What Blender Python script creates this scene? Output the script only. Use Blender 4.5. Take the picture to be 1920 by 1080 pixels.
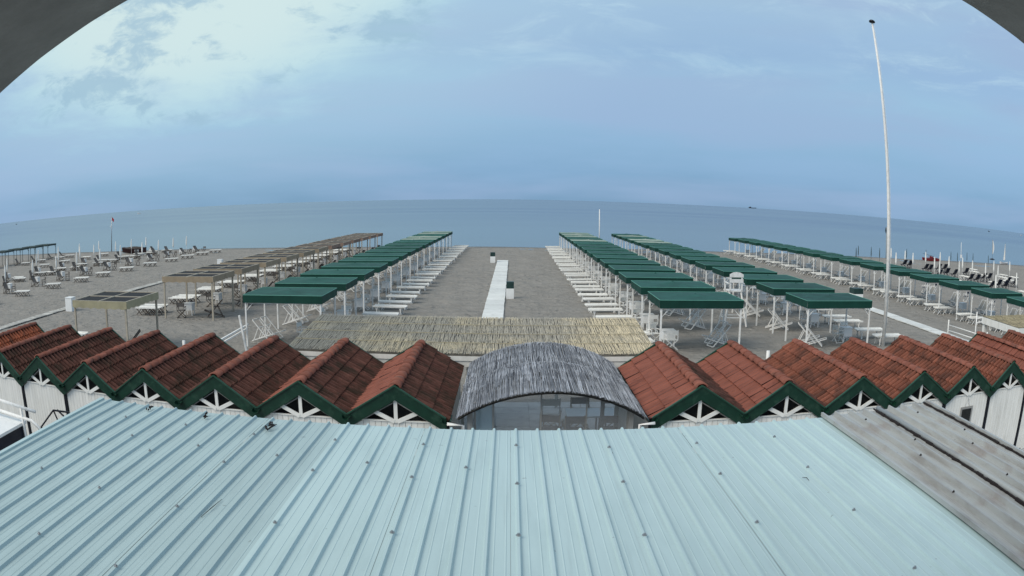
import bpy, math, random
from mathutils import Vector, Matrix, noise

random.seed(7)
SC = bpy.context.scene
for o in list(bpy.data.objects):
    bpy.data.objects.remove(o)
COL = SC.collection
rad = math.radians
H = 6.6                                   # camera height above the sand at the cabins (m)

# ------------------------------------------------------------------ camera (wide webcam lens with barrel distortion)
cd = bpy.data.cameras.new('camera')
cam = bpy.data.objects.new('camera', cd)
COL.objects.link(cam)
cd.type = 'PANO'
cd.panorama_type = 'FISHEYE_LENS_POLYNOMIAL'
cd.fisheye_fov = math.pi
cd.sensor_fit = 'HORIZONTAL'
cd.sensor_width, cd.sensor_height = 36.0, 20.25
cd.fisheye_polynomial_k0 = 0.0
cd.fisheye_polynomial_k1 = -0.03435257248
cd.fisheye_polynomial_k2 = -0.000282887994
cd.fisheye_polynomial_k3 = 1.3413946e-05
cd.fisheye_polynomial_k4 = -1.1546267e-06
cd.clip_start, cd.clip_end = 0.05, 20000
Rv = Vector((0.99995035, -0.00180419, 0.00980021))
Uv = Vector((-0.00954061, 0.11058297, 0.9938211))
Fv = Vector((0.00287678, 0.99386526, -0.11056027))
cam.matrix_world = Matrix(((Rv.x, Uv.x, -Fv.x, 0), (Rv.y, Uv.y, -Fv.y, 0), (Rv.z, Uv.z, -Fv.z, H), (0, 0, 0, 1)))
SC.camera = cam

# ------------------------------------------------------------------ sky, sun, exposure
SUN_AZ, SUN_EL = rad(-128), rad(42)        # azimuth from the seaward axis (left is negative)
W = bpy.data.worlds.new('World')
SC.world = W
W.use_nodes = True
nt = W.node_tree
nt.nodes.clear()


def N(tree, t, **kw):
    n = tree.nodes.new(t)
    for k, v in kw.items():
        if k == 'op':
            n.operation = v
        elif k.startswith('i_'):
            n.inputs[int(k[2:])].default_value = v
        else:
            setattr(n, k, v)
    return n


def ramp(tree, stops, interp='LINEAR'):
    r = tree.nodes.new('ShaderNodeValToRGB')
    r.color_ramp.interpolation = interp
    e = r.color_ramp.elements
    while len(e) < len(stops):
        e.new(0.5)
    for x, (p, c) in zip(e, stops):
        x.position = p
        x.color = (c[0], c[1], c[2], 1) if not isinstance(c, (int, float)) else (c, c, c, 1)
    return r


def mixc(tree, fac, a, b, blend='MIX'):
    m = tree.nodes.new('ShaderNodeMix')
    m.data_type = 'RGBA'
    m.blend_type = blend
    for sock, v in ((m.inputs[0], fac), (m.inputs[6], a), (m.inputs[7], b)):
        if hasattr(v, 'is_output'):
            tree.links.new(v, sock)
        elif isinstance(v, (int, float)):
            sock.default_value = v
        else:
            sock.default_value = (v[0], v[1], v[2], 1)
    return m.outputs[2]


def mth(tree, op, a, b=None, c=None, clamp=False):
    m = tree.nodes.new('ShaderNodeMath')
    m.operation = op
    m.use_clamp = clamp
    for i, v in enumerate((a, b, c)):
        if v is None:
            continue
        if hasattr(v, 'is_output'):
            tree.links.new(v, m.inputs[i])
        else:
            m.inputs[i].default_value = v
    return m.outputs[0]


def smooth(tree, v, lo, hi):
    m = tree.nodes.new('ShaderNodeMapRange')
    m.interpolation_type = 'SMOOTHSTEP'
    tree.links.new(v, m.inputs[0])
    m.inputs[1].default_value, m.inputs[2].default_value = lo, hi
    return m.outputs[0]


L = nt.links.new
tc = N(nt, 'ShaderNodeTexCoord')
dirv = tc.outputs['Generated']
sep = N(nt, 'ShaderNodeSeparateXYZ')
L(dirv, sep.inputs[0])
zc = mth(nt, 'MAXIMUM', sep.outputs[2], 0.0)
sky = N(nt, 'ShaderNodeTexSky', sky_type='NISHITA', sun_disc=False, sun_elevation=SUN_EL, sun_rotation=SUN_AZ, air_density=1.0, dust_density=1.5, ozone_density=1.5)
nish = mixc(nt, 1.0, sky.outputs[0], (0.085, 0.085, 0.085), 'MULTIPLY')
# high thin overcast: colour by elevation
grad = ramp(nt, [(0.0, (.195, .365, .560)), (0.035, (.212, .405, .630)), (0.10, (.295, .505, .730)), (0.155, (.345, .560, .765)), (0.20, (.330, .510, .735)), (0.28, (.400, .585, .765)), (0.50, (.50, .61, .70)), (1.0, (.58, .63, .66))])
L(zc, grad.inputs[0])
base = mixc(nt, 0.90, nish, grad.outputs[0])


def cnoise(scale, detail, rough, stretch, off=0.0, dist=0.0):
    mp = N(nt, 'ShaderNodeMapping')
    mp.inputs['Scale'].default_value = stretch
    mp.inputs['Location'].default_value = (off, off * .7, off * .3)
    L(dirv, mp.inputs[0])
    n = N(nt, 'ShaderNodeTexNoise')
    n.inputs['Scale'].default_value = scale
    n.inputs['Detail'].default_value = detail
    n.inputs['Roughness'].default_value = rough
    n.inputs['Distortion'].default_value = dist
    L(mp.outputs[0], n.inputs['Vector'])
    return n.outputs[0]


# broad soft cloud sheets
big = cnoise(2.0, 5, .55, (1, 1, 5.5), 3.1)
base = mixc(nt, mth(nt, 'MULTIPLY', smooth(nt, big, .40, .66), .40), base, (.330, .505, .750))
lav = cnoise(1.7, 4, .5, (1, 1, 7), 9.7, .3)
base = mixc(nt, mth(nt, 'MULTIPLY', smooth(nt, lav, .42, .64), .58), base, (.345, .470, .685))
# streaky high cirrus
cir = cnoise(6.0, 9, .68, (1, 1, 3.6), 5.3, .5)
cirb = cnoise(2.2, 3, .5, (1, 1, 3.0), 4.1)
cirm = mth(nt, 'MULTIPLY', mth(nt, 'MULTIPLY', smooth(nt, cir, .46, .74), smooth(nt, cirb, .34, .52)), smooth(nt, zc, .12, .23))
base = mixc(nt, mth(nt, 'MULTIPLY', cirm, .62), base, (.58, .79, .88))
# bright break in the cloud sheet, low over the sea on the left
az = mth(nt, 'ARCTAN2', sep.outputs[0], sep.outputs[1])
el = mth(nt, 'ARCSINE', sep.outputs[2])
da = mth(nt, 'DIVIDE', mth(nt, 'SUBTRACT', az, rad(-27)), rad(23))
de = mth(nt, 'DIVIDE', mth(nt, 'SUBTRACT', el, rad(18.0)), rad(11.5))
d2 = mth(nt, 'ADD', mth(nt, 'MULTIPLY', da, da), mth(nt, 'MULTIPLY', de, de))
edge = cnoise(5.5, 8, .62, (1, 1, 3.2), 1.9, .4)
edge2 = cnoise(2.0, 4, .5, (1, 1, 3.0), 6.4)
m1 = mth(nt, 'ADD', mth(nt, 'MULTIPLY_ADD', mth(nt, 'SUBTRACT', edge, .5), 1.7, mth(nt, 'SUBTRACT', 1.0, d2)), mth(nt, 'MULTIPLY', mth(nt, 'SUBTRACT', edge2, .5), 1.2))
halo = smooth(nt, d2, 3.4, .4)
base = mixc(nt, mth(nt, 'MULTIPLY', halo, .45), base, (.47, .67, .80))
brk = smooth(nt, m1, -.40, .50)
brt = mixc(nt, smooth(nt, d2, 1.3, .1), (.45, .71, .82), (.66, .82, .82))
base = mixc(nt, mth(nt, 'MULTIPLY', brk, .93), base, brt)
frag = cnoise(21, 8, .64, (1, 1, 1.9), 7.7, .4)
fragb = cnoise(5.5, 4, .55, (1, 1, 1.8), 2.2, .2)
fm = mth(nt, 'MULTIPLY', smooth(nt, mth(nt, 'MULTIPLY_ADD', fragb, .62, mth(nt, 'MULTIPLY', frag, .5)), .545, .665), smooth(nt, m1, -.5, .1))
base = mixc(nt, mth(nt, 'MULTIPLY', fm, .72), base, (.335, .520, .665))
bg = N(nt, 'ShaderNodeBackground')
L(base, bg.inputs[0])
bg.inputs[1].default_value = 0.62
wo = N(nt, 'ShaderNodeOutputWorld')
L(bg.outputs[0], wo.inputs[0])

sd = bpy.data.lights.new('sun', 'SUN')
sd.energy, sd.angle, sd.color = 1.5, rad(38), (1.0, .915, .79)
sun = bpy.data.objects.new('sun', sd)
COL.objects.link(sun)
sv = Vector((math.sin(SUN_AZ) * math.cos(SUN_EL), math.cos(SUN_AZ) * math.cos(SUN_EL), math.sin(SUN_EL)))
sun.rotation_euler = sv.to_track_quat('Z', 'Y').to_euler()
SC.view_settings.view_transform = 'Standard'
SC.view_settings.look = 'None'
SC.view_settings.exposure = 0.68
SC.view_settings.gamma = 1.0
SC.view_settings.use_curve_mapping = False
SC.render.engine = 'CYCLES'
SC.cycles.use_denoising = True
SC.cycles.max_bounces = 6
SC.cycles.transparent_max_bounces = 8

# ------------------------------------------------------------------ materials
MATS = {}


def mat(name, col, rough=.6, var=.12, scale=6.0, spec=.3, metal=0.0, stain=None, stain_amt=.5, stain_scale=2.0, stain_lo=.5, stain_hi=.65, bump=0.0, bscale=40, rnd=0.0, island=0.0, dark=None, coords='Object', stretch=(1, 1, 1), alpha=1.0, trans=0.0):
    m = bpy.data.materials.new(name)
    m.use_nodes = True
    t = m.node_tree
    b = t.nodes['Principled BSDF']
    b.inputs['Roughness'].default_value = rough
    b.inputs['Specular IOR Level'].default_value = spec
    b.inputs['Metallic'].default_value = metal
    if trans:
        b.inputs['Transmission Weight'].default_value = trans
    if alpha < 1:
        b.inputs['Alpha'].default_value = alpha
    tcn = N(t, 'ShaderNodeTexCoord')
    oi = N(t, 'ShaderNodeObjectInfo')
    geo = N(t, 'ShaderNodeNewGeometry')
    vec = geo.outputs['Position'] if coords == 'World' else tcn.outputs['Object']
    mp = N(t, 'ShaderNodeMapping')
    mp.inputs['Scale'].default_value = stretch
    t.links.new(vec, mp.inputs[0])
    va = N(t, 'ShaderNodeVectorMath', operation='ADD')
    t.links.new(mp.outputs[0], va.inputs[0])
    if coords != 'World':
        sc_ = N(t, 'ShaderNodeVectorMath', operation='SCALE')
        sc_.inputs[0].default_value = (37, 19, 53)
        t.links.new(oi.outputs['Random'], sc_.inputs['Scale'])
        t.links.new(sc_.outputs[0], va.inputs[1])

    def nz(s, d=4, r=.55):
        n = N(t, 'ShaderNodeTexNoise')
        n.inputs['Scale'].default_value = s
        n.inputs['Detail'].default_value = d
        n.inputs['Roughness'].default_value = r
        t.links.new(va.outputs[0], n.inputs['Vector'])
        return n.outputs[0]
    c = nz(scale)
    lo = [x * (1 - var) for x in col]
    hi = [min(1, x * (1 + var)) for x in col]
    r = ramp(t, [(.3, lo), (.7, hi)])
    t.links.new(c, r.inputs[0])
    out = r.outputs[0]
    if rnd:
        out = mixc(t, 1.0, out, mixc(t, oi.outputs['Random'], (1 - rnd, 1 - rnd, 1 - rnd), (1 + rnd, 1 + rnd * .9, 1 + rnd * .8)), 'MULTIPLY')
    if island:
        out = mixc(t, geo.outputs['Random Per Island'], dark or lo, out)
    if stain is not None:
        f = mth(t, 'MULTIPLY', smooth(t, nz(stain_scale, 7, .65), stain_lo, stain_hi), stain_amt)
        out = mixc(t, f, out, stain)
    t.links.new(out, b.inputs['Base Color'])
    if bump:
        bn = N(t, 'ShaderNodeBump')
        bn.inputs['Strength'].default_value = bump
        bn.inputs['Distance'].default_value = .02
        t.links.new(nz(bscale, 5, .6), bn.inputs['Height'])
        t.links.new(bn.outputs[0], b.inputs['Normal'])
    MATS[name] = m
    return m


mat('white_paint', (.80, .80, .78), .5, .07, 8, stain=(.45, .43, .38), stain_amt=.35, stain_scale=5, rnd=.04)
mat('white_board', (.80, .80, .765), .55, .05, 5, stain=(.52, .51, .46), stain_amt=.4, stain_scale=3, stain_lo=.45, stain_hi=.75, rnd=.05, stretch=(1, 1, .3))
mat('white_cloth', (.80, .80, .765), .8, .06, 10, stain=(.5, .48, .42), stain_amt=.3, stain_scale=4, rnd=.06)
mat('grey_cloth', (.34, .33, .30), .85, .1, 10, rnd=.1)
mat('dark_wood', (.055, .042, .034), .6, .25, 12, rnd=.2)
mat('dark_cloth', (.10, .095, .09), .85, .15, 10, rnd=.2)
mat('navy_cloth', (.012, .022, .045), .8, .15, 10)
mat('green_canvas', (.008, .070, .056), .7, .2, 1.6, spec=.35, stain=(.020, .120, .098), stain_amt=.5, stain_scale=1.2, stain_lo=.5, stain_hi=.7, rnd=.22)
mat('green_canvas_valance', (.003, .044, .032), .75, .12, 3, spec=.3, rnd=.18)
mat('green_piping', (.10, .30, .24), .6, .1, 6)
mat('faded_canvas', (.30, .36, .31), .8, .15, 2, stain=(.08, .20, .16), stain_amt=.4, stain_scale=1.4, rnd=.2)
mat('green_paint', (.004, .033, .019), .45, .2, 6, spec=.4, stain=(.03, .075, .05), stain_amt=.5, stain_scale=4)
mat('green_trim', (.022, .075, .050), .5, .15, 8)
mat('black_paint', (.008, .010, .016), .4, .2, 8)
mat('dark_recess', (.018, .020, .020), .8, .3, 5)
mat('tan_canvas', (.30, .245, .175), .8, .1, 3, stain=(.20, .16, .12), stain_amt=.4, rnd=.1)
mat('olive_canvas', (.34, .315, .21), .8, .1, 3, stain=(.26, .24, .16), stain_amt=.4, rnd=.06)
mat('brown_canvas', (.235, .165, .13), .8, .12, 3, stain=(.16, .10, .08), stain_amt=.4, rnd=.12)
mat('beige_paint', (.40, .36, .29), .55, .1, 6, stain=(.22, .19, .15), stain_amt=.4, rnd=.08)
mat('shade_mesh', (.020, .021, .024), .85, .2, 20)
mat('plastic_white', (.80, .81, .80), .45, .04, 6)
mat('bin_green', (.018, .045, .042), .45, .2, 6)
mat('navy_panel', (.006, .010, .022), .4, .2, 4)
mat('steel', (.35, .36, .37), .35, .1, 10, metal=.7)
mat('red_plastic', (.20, .018, .022), .4, .1, 6)
mat('dark_red', (.030, .013, .014), .6, .2, 4)
mat('red_flag', (.38, .012, .03), .7, .1, 6)
mat('dark_flag', (.02, .03, .03), .7, .1, 6)
mat('concrete', (.30, .30, .29), .8, .1, 3, stain=(.2, .2, .19), stain_amt=.5)
mat('deck_plank', (.46, .465, .46), .6, .1, 4, stain=(.15, .15, .15), stain_amt=.4, rnd=.08)
mat('pale_table', (.52, .62, .66), .3, .05, 5, spec=.5)
mat('taupe_cloth', (.31, .28, .26), .8, .1, 8, rnd=.08)
mat('hood_dark', (.235, .222, .215), .8, .15, 9, bump=.2, bscale=60)  # dark surface of the stand-in camera hood
mat('walk_slab', (.70, .715, .69), .6, .06, 2.5, stain=(.46, .45, .42), stain_amt=.6, stain_scale=2.2, stain_lo=.48, stain_hi=.72, rnd=.09)
mat('walk_slab_old', (.50, .49, .45), .7, .08, 2.5, stain=(.28, .27, .25), stain_amt=.8, stain_scale=2.2, stain_lo=.4, stain_hi=.6, rnd=.08)
mat('reed_beige', (.76, .67, .48), .8, .18, 1.6, island=1, dark=(.50, .445, .33), coords='World', stain=(.40, .39, .355), stain_amt=.7, stain_scale=.28, stain_lo=.42, stain_hi=.58)
mat('reed_yellow', (.44, .39, .26), .8, .12, 2, island=1, dark=(.30, .26, .17), coords='World')
mat('reed_grey', (.60, .63, .68), .75, .25, 1.5, island=1, dark=(.075, .082, .10), coords='World', stain=(.13, .14, .165), stain_amt=.5, stain_scale=1.1, stain_lo=.45, stain_hi=.65)
mat('reed_under', (.13, .125, .11), .9, .3, 5)
mat('twig', (.022, .017, .017), .8, .2, 8)
mat('hull_white', (.7, .7, .7), .5, .05, 4)
mat('hull_dark', (.05, .05, .06), .5, .05, 4)
mat('tile_red', (.225, .078, .053), .75, .12, 3, spec=.2, rnd=.09, stain=(.12, .04, .03), stain_amt=.5, stain_scale=2.4, stain_lo=.5, stain_hi=.7, coords='World', bump=.3, bscale=50)
mat('tile_mixed', (.215, .082, .055), .8, .2, 4, spec=.15, rnd=.2, stain=(.062, .036, .030), stain_amt=.7, stain_scale=2.1, stain_lo=.44, stain_hi=.62, coords='World', bump=.4, bscale=50)
mat('tile_mossy', (.105, .050, .040), .85, .25, 5, spec=.1, rnd=.24, stain=(.034, .028, .021), stain_amt=.8, stain_scale=2.0, stain_lo=.44, stain_hi=.64, coords='World', bump=.4, bscale=50)
mat('tile_orange', (.29, .088, .045), .75, .18, 4, spec=.2, rnd=.2, stain=(.05, .03, .025), stain_amt=.7, stain_scale=2.5, stain_lo=.52, stain_hi=.66, coords='World')
mat('ridge_tile', (.225, .088, .064), .8, .2, 4, spec=.15, rnd=.18, stain=(.10, .07, .06), stain_amt=.6, stain_scale=3, coords='World', bump=.4, bscale=40)
mat('haze_film', (.70, .73, .76), .25, .05, 3, spec=.5, alpha=.12)  # thin pale veil: hazy reflection of glazing put into the colour
mat('glass_door', (.42, .55, .62), .12, .03, 3, spec=.6, alpha=.45)


def metal_roof_material(name, col, grime, g_amt, lo, hi, rust):
    m = mat(name, col, .38, .05, 1.2, spec=.45, coords='World', stretch=(1, .18, 1), stain=grime, stain_amt=g_amt, stain_scale=3.2, stain_lo=lo, stain_hi=hi, rnd=.03)
    t = m.node_tree
    b = t.nodes['Principled BSDF']
    prev = b.inputs['Base Color'].links[0].from_socket
    geo = N(t, 'ShaderNodeNewGeometry')
    mp = N(t, 'ShaderNodeMapping')
    mp.inputs['Scale'].default_value = (26, .7, 1)
    t.links.new(geo.outputs['Position'], mp.inputs[0])
    n = N(t, 'ShaderNodeTexNoise')
    n.inputs['Scale'].default_value = 1.0
    n.inputs['Detail'].default_value = 5
    t.links.new(mp.outputs[0], n.inputs['Vector'])
    f = mth(t, 'MULTIPLY', smooth(t, n.outputs[0], .52, .70), .30 if rust is None else .5)
    out = mixc(t, f, prev, [x * .72 for x in col] if rust is None else grime)
    # small specks
    v = N(t, 'ShaderNodeTexNoise')
    v.inputs['Scale'].default_value = 9
    v.inputs['Detail'].default_value = 2
    t.links.new(geo.outputs['Position'], v.inputs['Vector'])
    out = mixc(t, mth(t, 'MULTIPLY', smooth(t, v.outputs[0], .74, .78), .5), out, (.12, .13, .13))
    if rust is not None:
        w = N(t, 'ShaderNodeTexNoise')
        w.inputs['Scale'].default_value = 1.3
        w.inputs['Detail'].default_value = 6
        t.links.new(geo.outputs['Position'], w.inputs['Vector'])
        out = mixc(t, mth(t, 'MULTIPLY', smooth(t, w.outputs[0], .52, .68), .5), out, rust)
    t.links.new(out, b.inputs['Base Color'])
    return m


metal_roof_material('roof_sheet', (.445, .575, .582), (.37, .49, .50), .5, .45, .7, None)
metal_roof_material('roof_sheet_grey', (.385, .50, .508), (.31, .41, .42), .55, .42, .68, None)
metal_roof_material('roof_sheet_old', (.385, .40, .39), (.20, .18, .165), .75, .46, .74, (.245, .195, .175))

# sand
ms = bpy.data.materials.new('sand')
ms.use_nodes = True
t = ms.node_tree
b = t.nodes['Principled BSDF']
b.inputs['Roughness'].default_value = .95
b.inputs['Specular IOR Level'].default_value = .08
geo = N(t, 'ShaderNodeNewGeometry')


def snz(s, d=5, r=.6, st=(1, 1, 1)):
    mp = N(t, 'ShaderNodeMapping')
    mp.inputs['Scale'].default_value = st
    t.links.new(geo.outputs['Position'], mp.inputs[0])
    n = N(t, 'ShaderNodeTexNoise')
    n.inputs['Scale'].default_value = s
    n.inputs['Detail'].default_value = d
    n.inputs['Roughness'].default_value = r
    t.links.new(mp.outputs[0], n.inputs['Vector'])
    return n.outputs[0]


r1 = ramp(t, [(.28, (.220, .210, .191)), (.5, (.282, .269, .246)), (.74, (.338, .322, .295))])
t.links.new(mth(t, 'MULTIPLY_ADD', snz(1.1, 8, .7), .75, mth(t, 'MULTIPLY', snz(.12, 4), .25)), r1.inputs[0])
out = mixc(t, mth(t, 'MULTIPLY', smooth(t, snz(3.2, 6, .7, (.6, 1.5, 1)), .55, .75), .45), r1.outputs[0], (.150, .141, .128))
sy = N(t, 'ShaderNodeSeparateXYZ')
t.links.new(geo.outputs['Position'], sy.inputs[0])
wet = smooth(t, mth(t, 'MULTIPLY_ADD', mth(t, 'SUBTRACT', snz(.09, 3), .5), 5.0, sy.outputs[1]), 113.2, 116.2)
out = mixc(t, mth(t, 'MULTIPLY', wet, .65), out, (.085, .082, .078))
t.links.new(out, b.inputs['Base Color'])
t.links.new(mth(t, 'MULTIPLY_ADD', wet, -.5, .95), b.inputs['Roughness'])
bn = N(t, 'ShaderNodeBump')
bn.inputs['Strength'].default_value = .8
bn.inputs['Distance'].default_value = .20
vo = N(t, 'ShaderNodeTexVoronoi', feature='SMOOTH_F1')
vo.inputs['Scale'].default_value = 1.7
vo.inputs['Smoothness'].default_value = .6
t.links.new(geo.outputs['Position'], vo.inputs['Vector'])
dent = mth(t, 'MULTIPLY', smooth(t, vo.outputs['Distance'], .05, .42), smooth(t, snz(.35, 4), .40, .62))
t.links.new(mth(t, 'ADD', mth(t, 'ADD', snz(2.6, 6, .7), mth(t, 'MULTIPLY', snz(.8, 3), .7)), mth(t, 'MULTIPLY', dent, .9)), bn.inputs['Height'])
t.links.new(bn.outputs[0], b.inputs['Normal'])
MATS['sand'] = ms

# sea
mw = bpy.data.materials.new('sea_water')
mw.use_nodes = True
t = mw.node_tree
b = t.nodes['Principled BSDF']
b.inputs['Roughness'].default_value = .22
b.inputs['Specular IOR Level'].default_value = .5
b.inputs['IOR'].default_value = 1.33
geo = N(t, 'ShaderNodeNewGeometry')
sy = N(t, 'ShaderNodeSeparateXYZ')
t.links.new(geo.outputs['Position'], sy.inputs[0])
shal = smooth(t, sy.outputs[1], 420, 117)
cw = mixc(t, shal, (.040, .082, .150), (.105, .165, .200))
cw = mixc(t, mth(t, 'MULTIPLY', smooth(t, snz(.010, 6, .62, (.16, 1, 1)), .42, .60), .75), cw, (.105, .170, .215))
t.links.new(cw, b.inputs['Base Color'])
bn = N(t, 'ShaderNodeBump')
bn.inputs['Strength'].default_value = .22
bn.inputs['Distance'].default_value = .25
t.links.new(mth(t, 'ADD', snz(.55, 4, .6, (.5, 1.4, 1)), mth(t, 'MULTIPLY', snz(.09, 3, .5, (.3, 1.3, 1)), 1.5)), bn.inputs['Height'])
t.links.new(bn.outputs[0], b.inputs['Normal'])
MATS['sea'] = mw


# ------------------------------------------------------------------ mesh helpers
class MB:
    def __init__(s):
        s.v, s.f, s.m = [], [], []
        s.mi = 0

    def add(s, vs, fs):
        o = len(s.v)
        s.v += [tuple(x) for x in vs]
        for f in fs:
            s.f.append([i + o for i in f])
            s.m.append(s.mi)
        return s

    def box(s, x0, x1, y0, y1, z0, z1):
        return s.add([(x0, y0, z0), (x1, y0, z0), (x1, y1, z0), (x0, y1, z0), (x0, y0, z1), (x1, y0, z1), (x1, y1, z1), (x0, y1, z1)],
                     [(0, 3, 2, 1), (4, 5, 6, 7), (0, 1, 5, 4), (1, 2, 6, 5), (2, 3, 7, 6), (3, 0, 4, 7)])

    def bar(s, p, q, w, h=None, up=(0, 0, 1)):
        h = h or w
        p, q = Vector(p), Vector(q)
        d = (q - p).normalized()
        u = Vector(up)
        if abs(d.dot(u)) > .98:
            u = Vector((0, 1, 0))
        a = d.cross(u).normalized() * (w / 2)
        b_ = a.cross(d).normalized() * (h / 2)
        vs = [p - a - b_, p + a - b_, p + a + b_, p - a + b_, q - a - b_, q + a - b_, q + a + b_, q - a + b_]
        return s.add(vs, [(0, 1, 2, 3), (7, 6, 5, 4), (0, 4, 5, 1), (1, 5, 6, 2), (2, 6, 7, 3), (3, 7, 4, 0)])

    def tube(s, pts, rr, n=8, caps=True):
        pts = [Vector(p) for p in pts]
        if isinstance(rr, (int, float)):
            rr = [rr] * len(pts)
        rings = []
        o = len(s.v)
        for i, p in enumerate(pts):
            d = (pts[min(i + 1, len(pts) - 1)] - pts[max(i - 1, 0)]).normalized()
            u = Vector((0, 0, 1)) if abs(d.z) < .9 else Vector((0, 1, 0))
            a = d.cross(u).normalized()
            b_ = a.cross(d).normalized()
            for k in range(n):
                an = 2 * math.pi * k / n
                s.v.append(tuple(p + (a * math.cos(an) + b_ * math.sin(an)) * rr[i]))
        for i in range(len(pts) - 1):
            for k in range(n):
                s.f.append([o + i * n + k, o + i * n + (k + 1) % n, o + (i + 1) * n + (k + 1) % n, o + (i + 1) * n + k])
                s.m.append(s.mi)
        if caps:
            s.f.append([o + k for k in range(n)][::-1]); s.m.append(s.mi)
            e = o + (len(pts) - 1) * n
            s.f.append([e + k for k in range(n)]); s.m.append(s.mi)
        return s

    def grid(s, nx, ny, fn):
        vs = [fn(i / nx, j / ny) for j in range(ny + 1) for i in range(nx + 1)]
        fs = [(j * (nx + 1) + i, j * (nx + 1) + i + 1, (j + 1) * (nx + 1) + i + 1, (j + 1) * (nx + 1) + i) for j in range(ny) for i in range(nx)]
        return s.add(vs, fs)

    def prism(s, poly, y0, y1):           # polygon in xz, extruded along y
        n = len(poly)
        vs = [(x, y0, z) for x, z in poly] + [(x, y1, z) for x, z in poly]
        fs = [list(range(n)), list(range(2 * n - 1, n - 1, -1))]
        fs += [(i, i + n, (i + 1) % n + n, (i + 1) % n) for i in range(n)]
        return s.add(vs, fs)

    def mesh(s, name, mats, smooth_=False):
        me = bpy.data.meshes.new(name)
        me.from_pydata(s.v, [], s.f)
        if isinstance(mats, str):
            mats = [mats]
        for x in mats:
            me.materials.append(MATS[x])
        if len(mats) > 1:
            me.polygons.foreach_set('material_index', s.m)
        if smooth_:
            me.polygons.foreach_set('use_smooth', [True] * len(me.polygons))
        me.update()
        return me


def tag(o, label=None, cat=None, group=None, kind=None):
    if label:
        o['label'] = label
    if cat:
        o['category'] = cat
    if group:
        o['group'] = group
    if kind:
        o['kind'] = kind
    return o


def obj(name, me, parent=None, loc=None, rot=None):
    o = bpy.data.objects.new(name, me)
    COL.objects.link(o)
    if parent is not None:
        o.parent = parent
    if loc is not None:
        o.location = loc
    if rot is not None:
        o.rotation_euler = rot
    return o


def thing(name, loc, label, cat, group=None, rz=0.0):
    e = bpy.data.objects.new(name, None)
    e.empty_display_size = .2
    COL.objects.link(e)
    e.location = loc
    e.rotation_euler = (0, 0, rz)
    return tag(e, label, cat, group)


class Template:
    """parts: (part name, MB, material, smooth, [sub-parts]); builds the shared meshes once"""

    def __init__(s, name, parts):
        s.name = name
        s.parts = []
        mats = []
        J = MB()

        def walk(lst):
            res = []
            for it in lst:
                pn, mb, mt, sm = it[:4]
                subs = it[4] if len(it) > 4 else []
                if mt not in mats:
                    mats.append(mt)
                J.mi = mats.index(mt)
                J.add(mb.v, mb.f)
                res.append((pn, mb.mesh(s.name + '_' + pn, mt, sm), walk(subs)))
            return res
        s.parts = walk(parts)
        s.joined = J.mesh(s.name, mats)

    def put(s, loc, label, cat, group, rz=0.0, far=False, name=None):
        if far:
            return tag(obj(name or s.name, s.joined, None, loc, (0, 0, rz)), label, cat, group)
        r = thing(name or s.name, loc, label, cat, group, rz)

        def walk(lst, par):
            for pn, me, subs in lst:
                walk(subs, obj(pn, me, par))
        walk(s.parts, r)
        return r


ORD = ['first', 'second', 'third', 'fourth', 'fifth', 'sixth', 'seventh', 'eighth', 'ninth', 'tenth', 'eleventh', 'twelfth', 'thirteenth', 'fourteenth', 'fifteenth', 'sixteenth', 'seventeenth', 'eighteenth', 'nineteenth', 'twentieth']


def g(y):                                  # sand height: level by the cabins, falling gently to the sea
    return -0.00617 * max(0.0, y - 34.0)


SEA_Z = -0.515


def skew(x, y):
    return x + 0.0036 * (y - 34.0)


def P(x, y, dz=0.0):
    return (skew(x, y), y, g(y) + dz)


# ------------------------------------------------------------------ ground, sea
def axis(dense0, dense1, step, far0, far1):
    a = []
    x = dense0
    while x <= dense1:
        a.append(x)
        x += step
    s = step
    while a[-1] < far1:
        s *= 1.35
        a.append(min(far1, a[-1] + s))
    s = step
    while a[0] > far0:
        s *= 1.35
        a.insert(0, max(far0, a[0] - s))
    return a


xs = axis(-62, 70, .45, -4000, 4000)
ys = axis(14, 124, .45, -400, 160)
mb = MB()
for y in ys:
    for x in xs:
        h = g(y)
        if 16 < y < 125 and -130 < x < 140:
            k_ = max(0.0, min(1.0, (116 - y) / 8))
            h += k_ * (.035 * noise.noise((x * .9, y * .9, 0)) + .06 * noise.noise((x * .22, y * .22, 3)) - .03)
        if y > 112:
            h += .02 * noise.noise((x * .05, y * .12, 7))
            h -= .04 * max(0, y - 117.6)
        mb.v.append((x, y, h))
nx = len(xs)
for j in range(len(ys) - 1):
    for i in range(nx - 1):
        mb.f.append([j * nx + i, j * nx + i + 1, (j + 1) * nx + i + 1, (j + 1) * nx + i])
        mb.m.append(0)
tag(obj('sand', mb.mesh('sand', 'sand', True)), kind='structure')

mb = MB()
rads = [0, 60, 90, 120, 180, 300, 600, 1200, 2400, 4200, 5600]
nseg = 180
mb.v.append((0, 0, SEA_Z))
for r_ in rads[1:]:
    for k in range(nseg):
        an = 2 * math.pi * k / nseg
        mb.v.append((r_ * math.sin(an), r_ * math.cos(an), SEA_Z))
for k in range(nseg):
    mb.f.append([0, 1 + (k + 1) % nseg, 1 + k]); mb.m.append(0)
for i in range(len(rads) - 2):
    for k in range(nseg):
        a0 = 1 + i * nseg
        mb.f.append([a0 + k, a0 + (k + 1) % nseg, a0 + nseg + (k + 1) % nseg, a0 + nseg + k]); mb.m.append(0)
tag(obj('sea', mb.mesh('sea', 'sea')), kind='structure')

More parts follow.
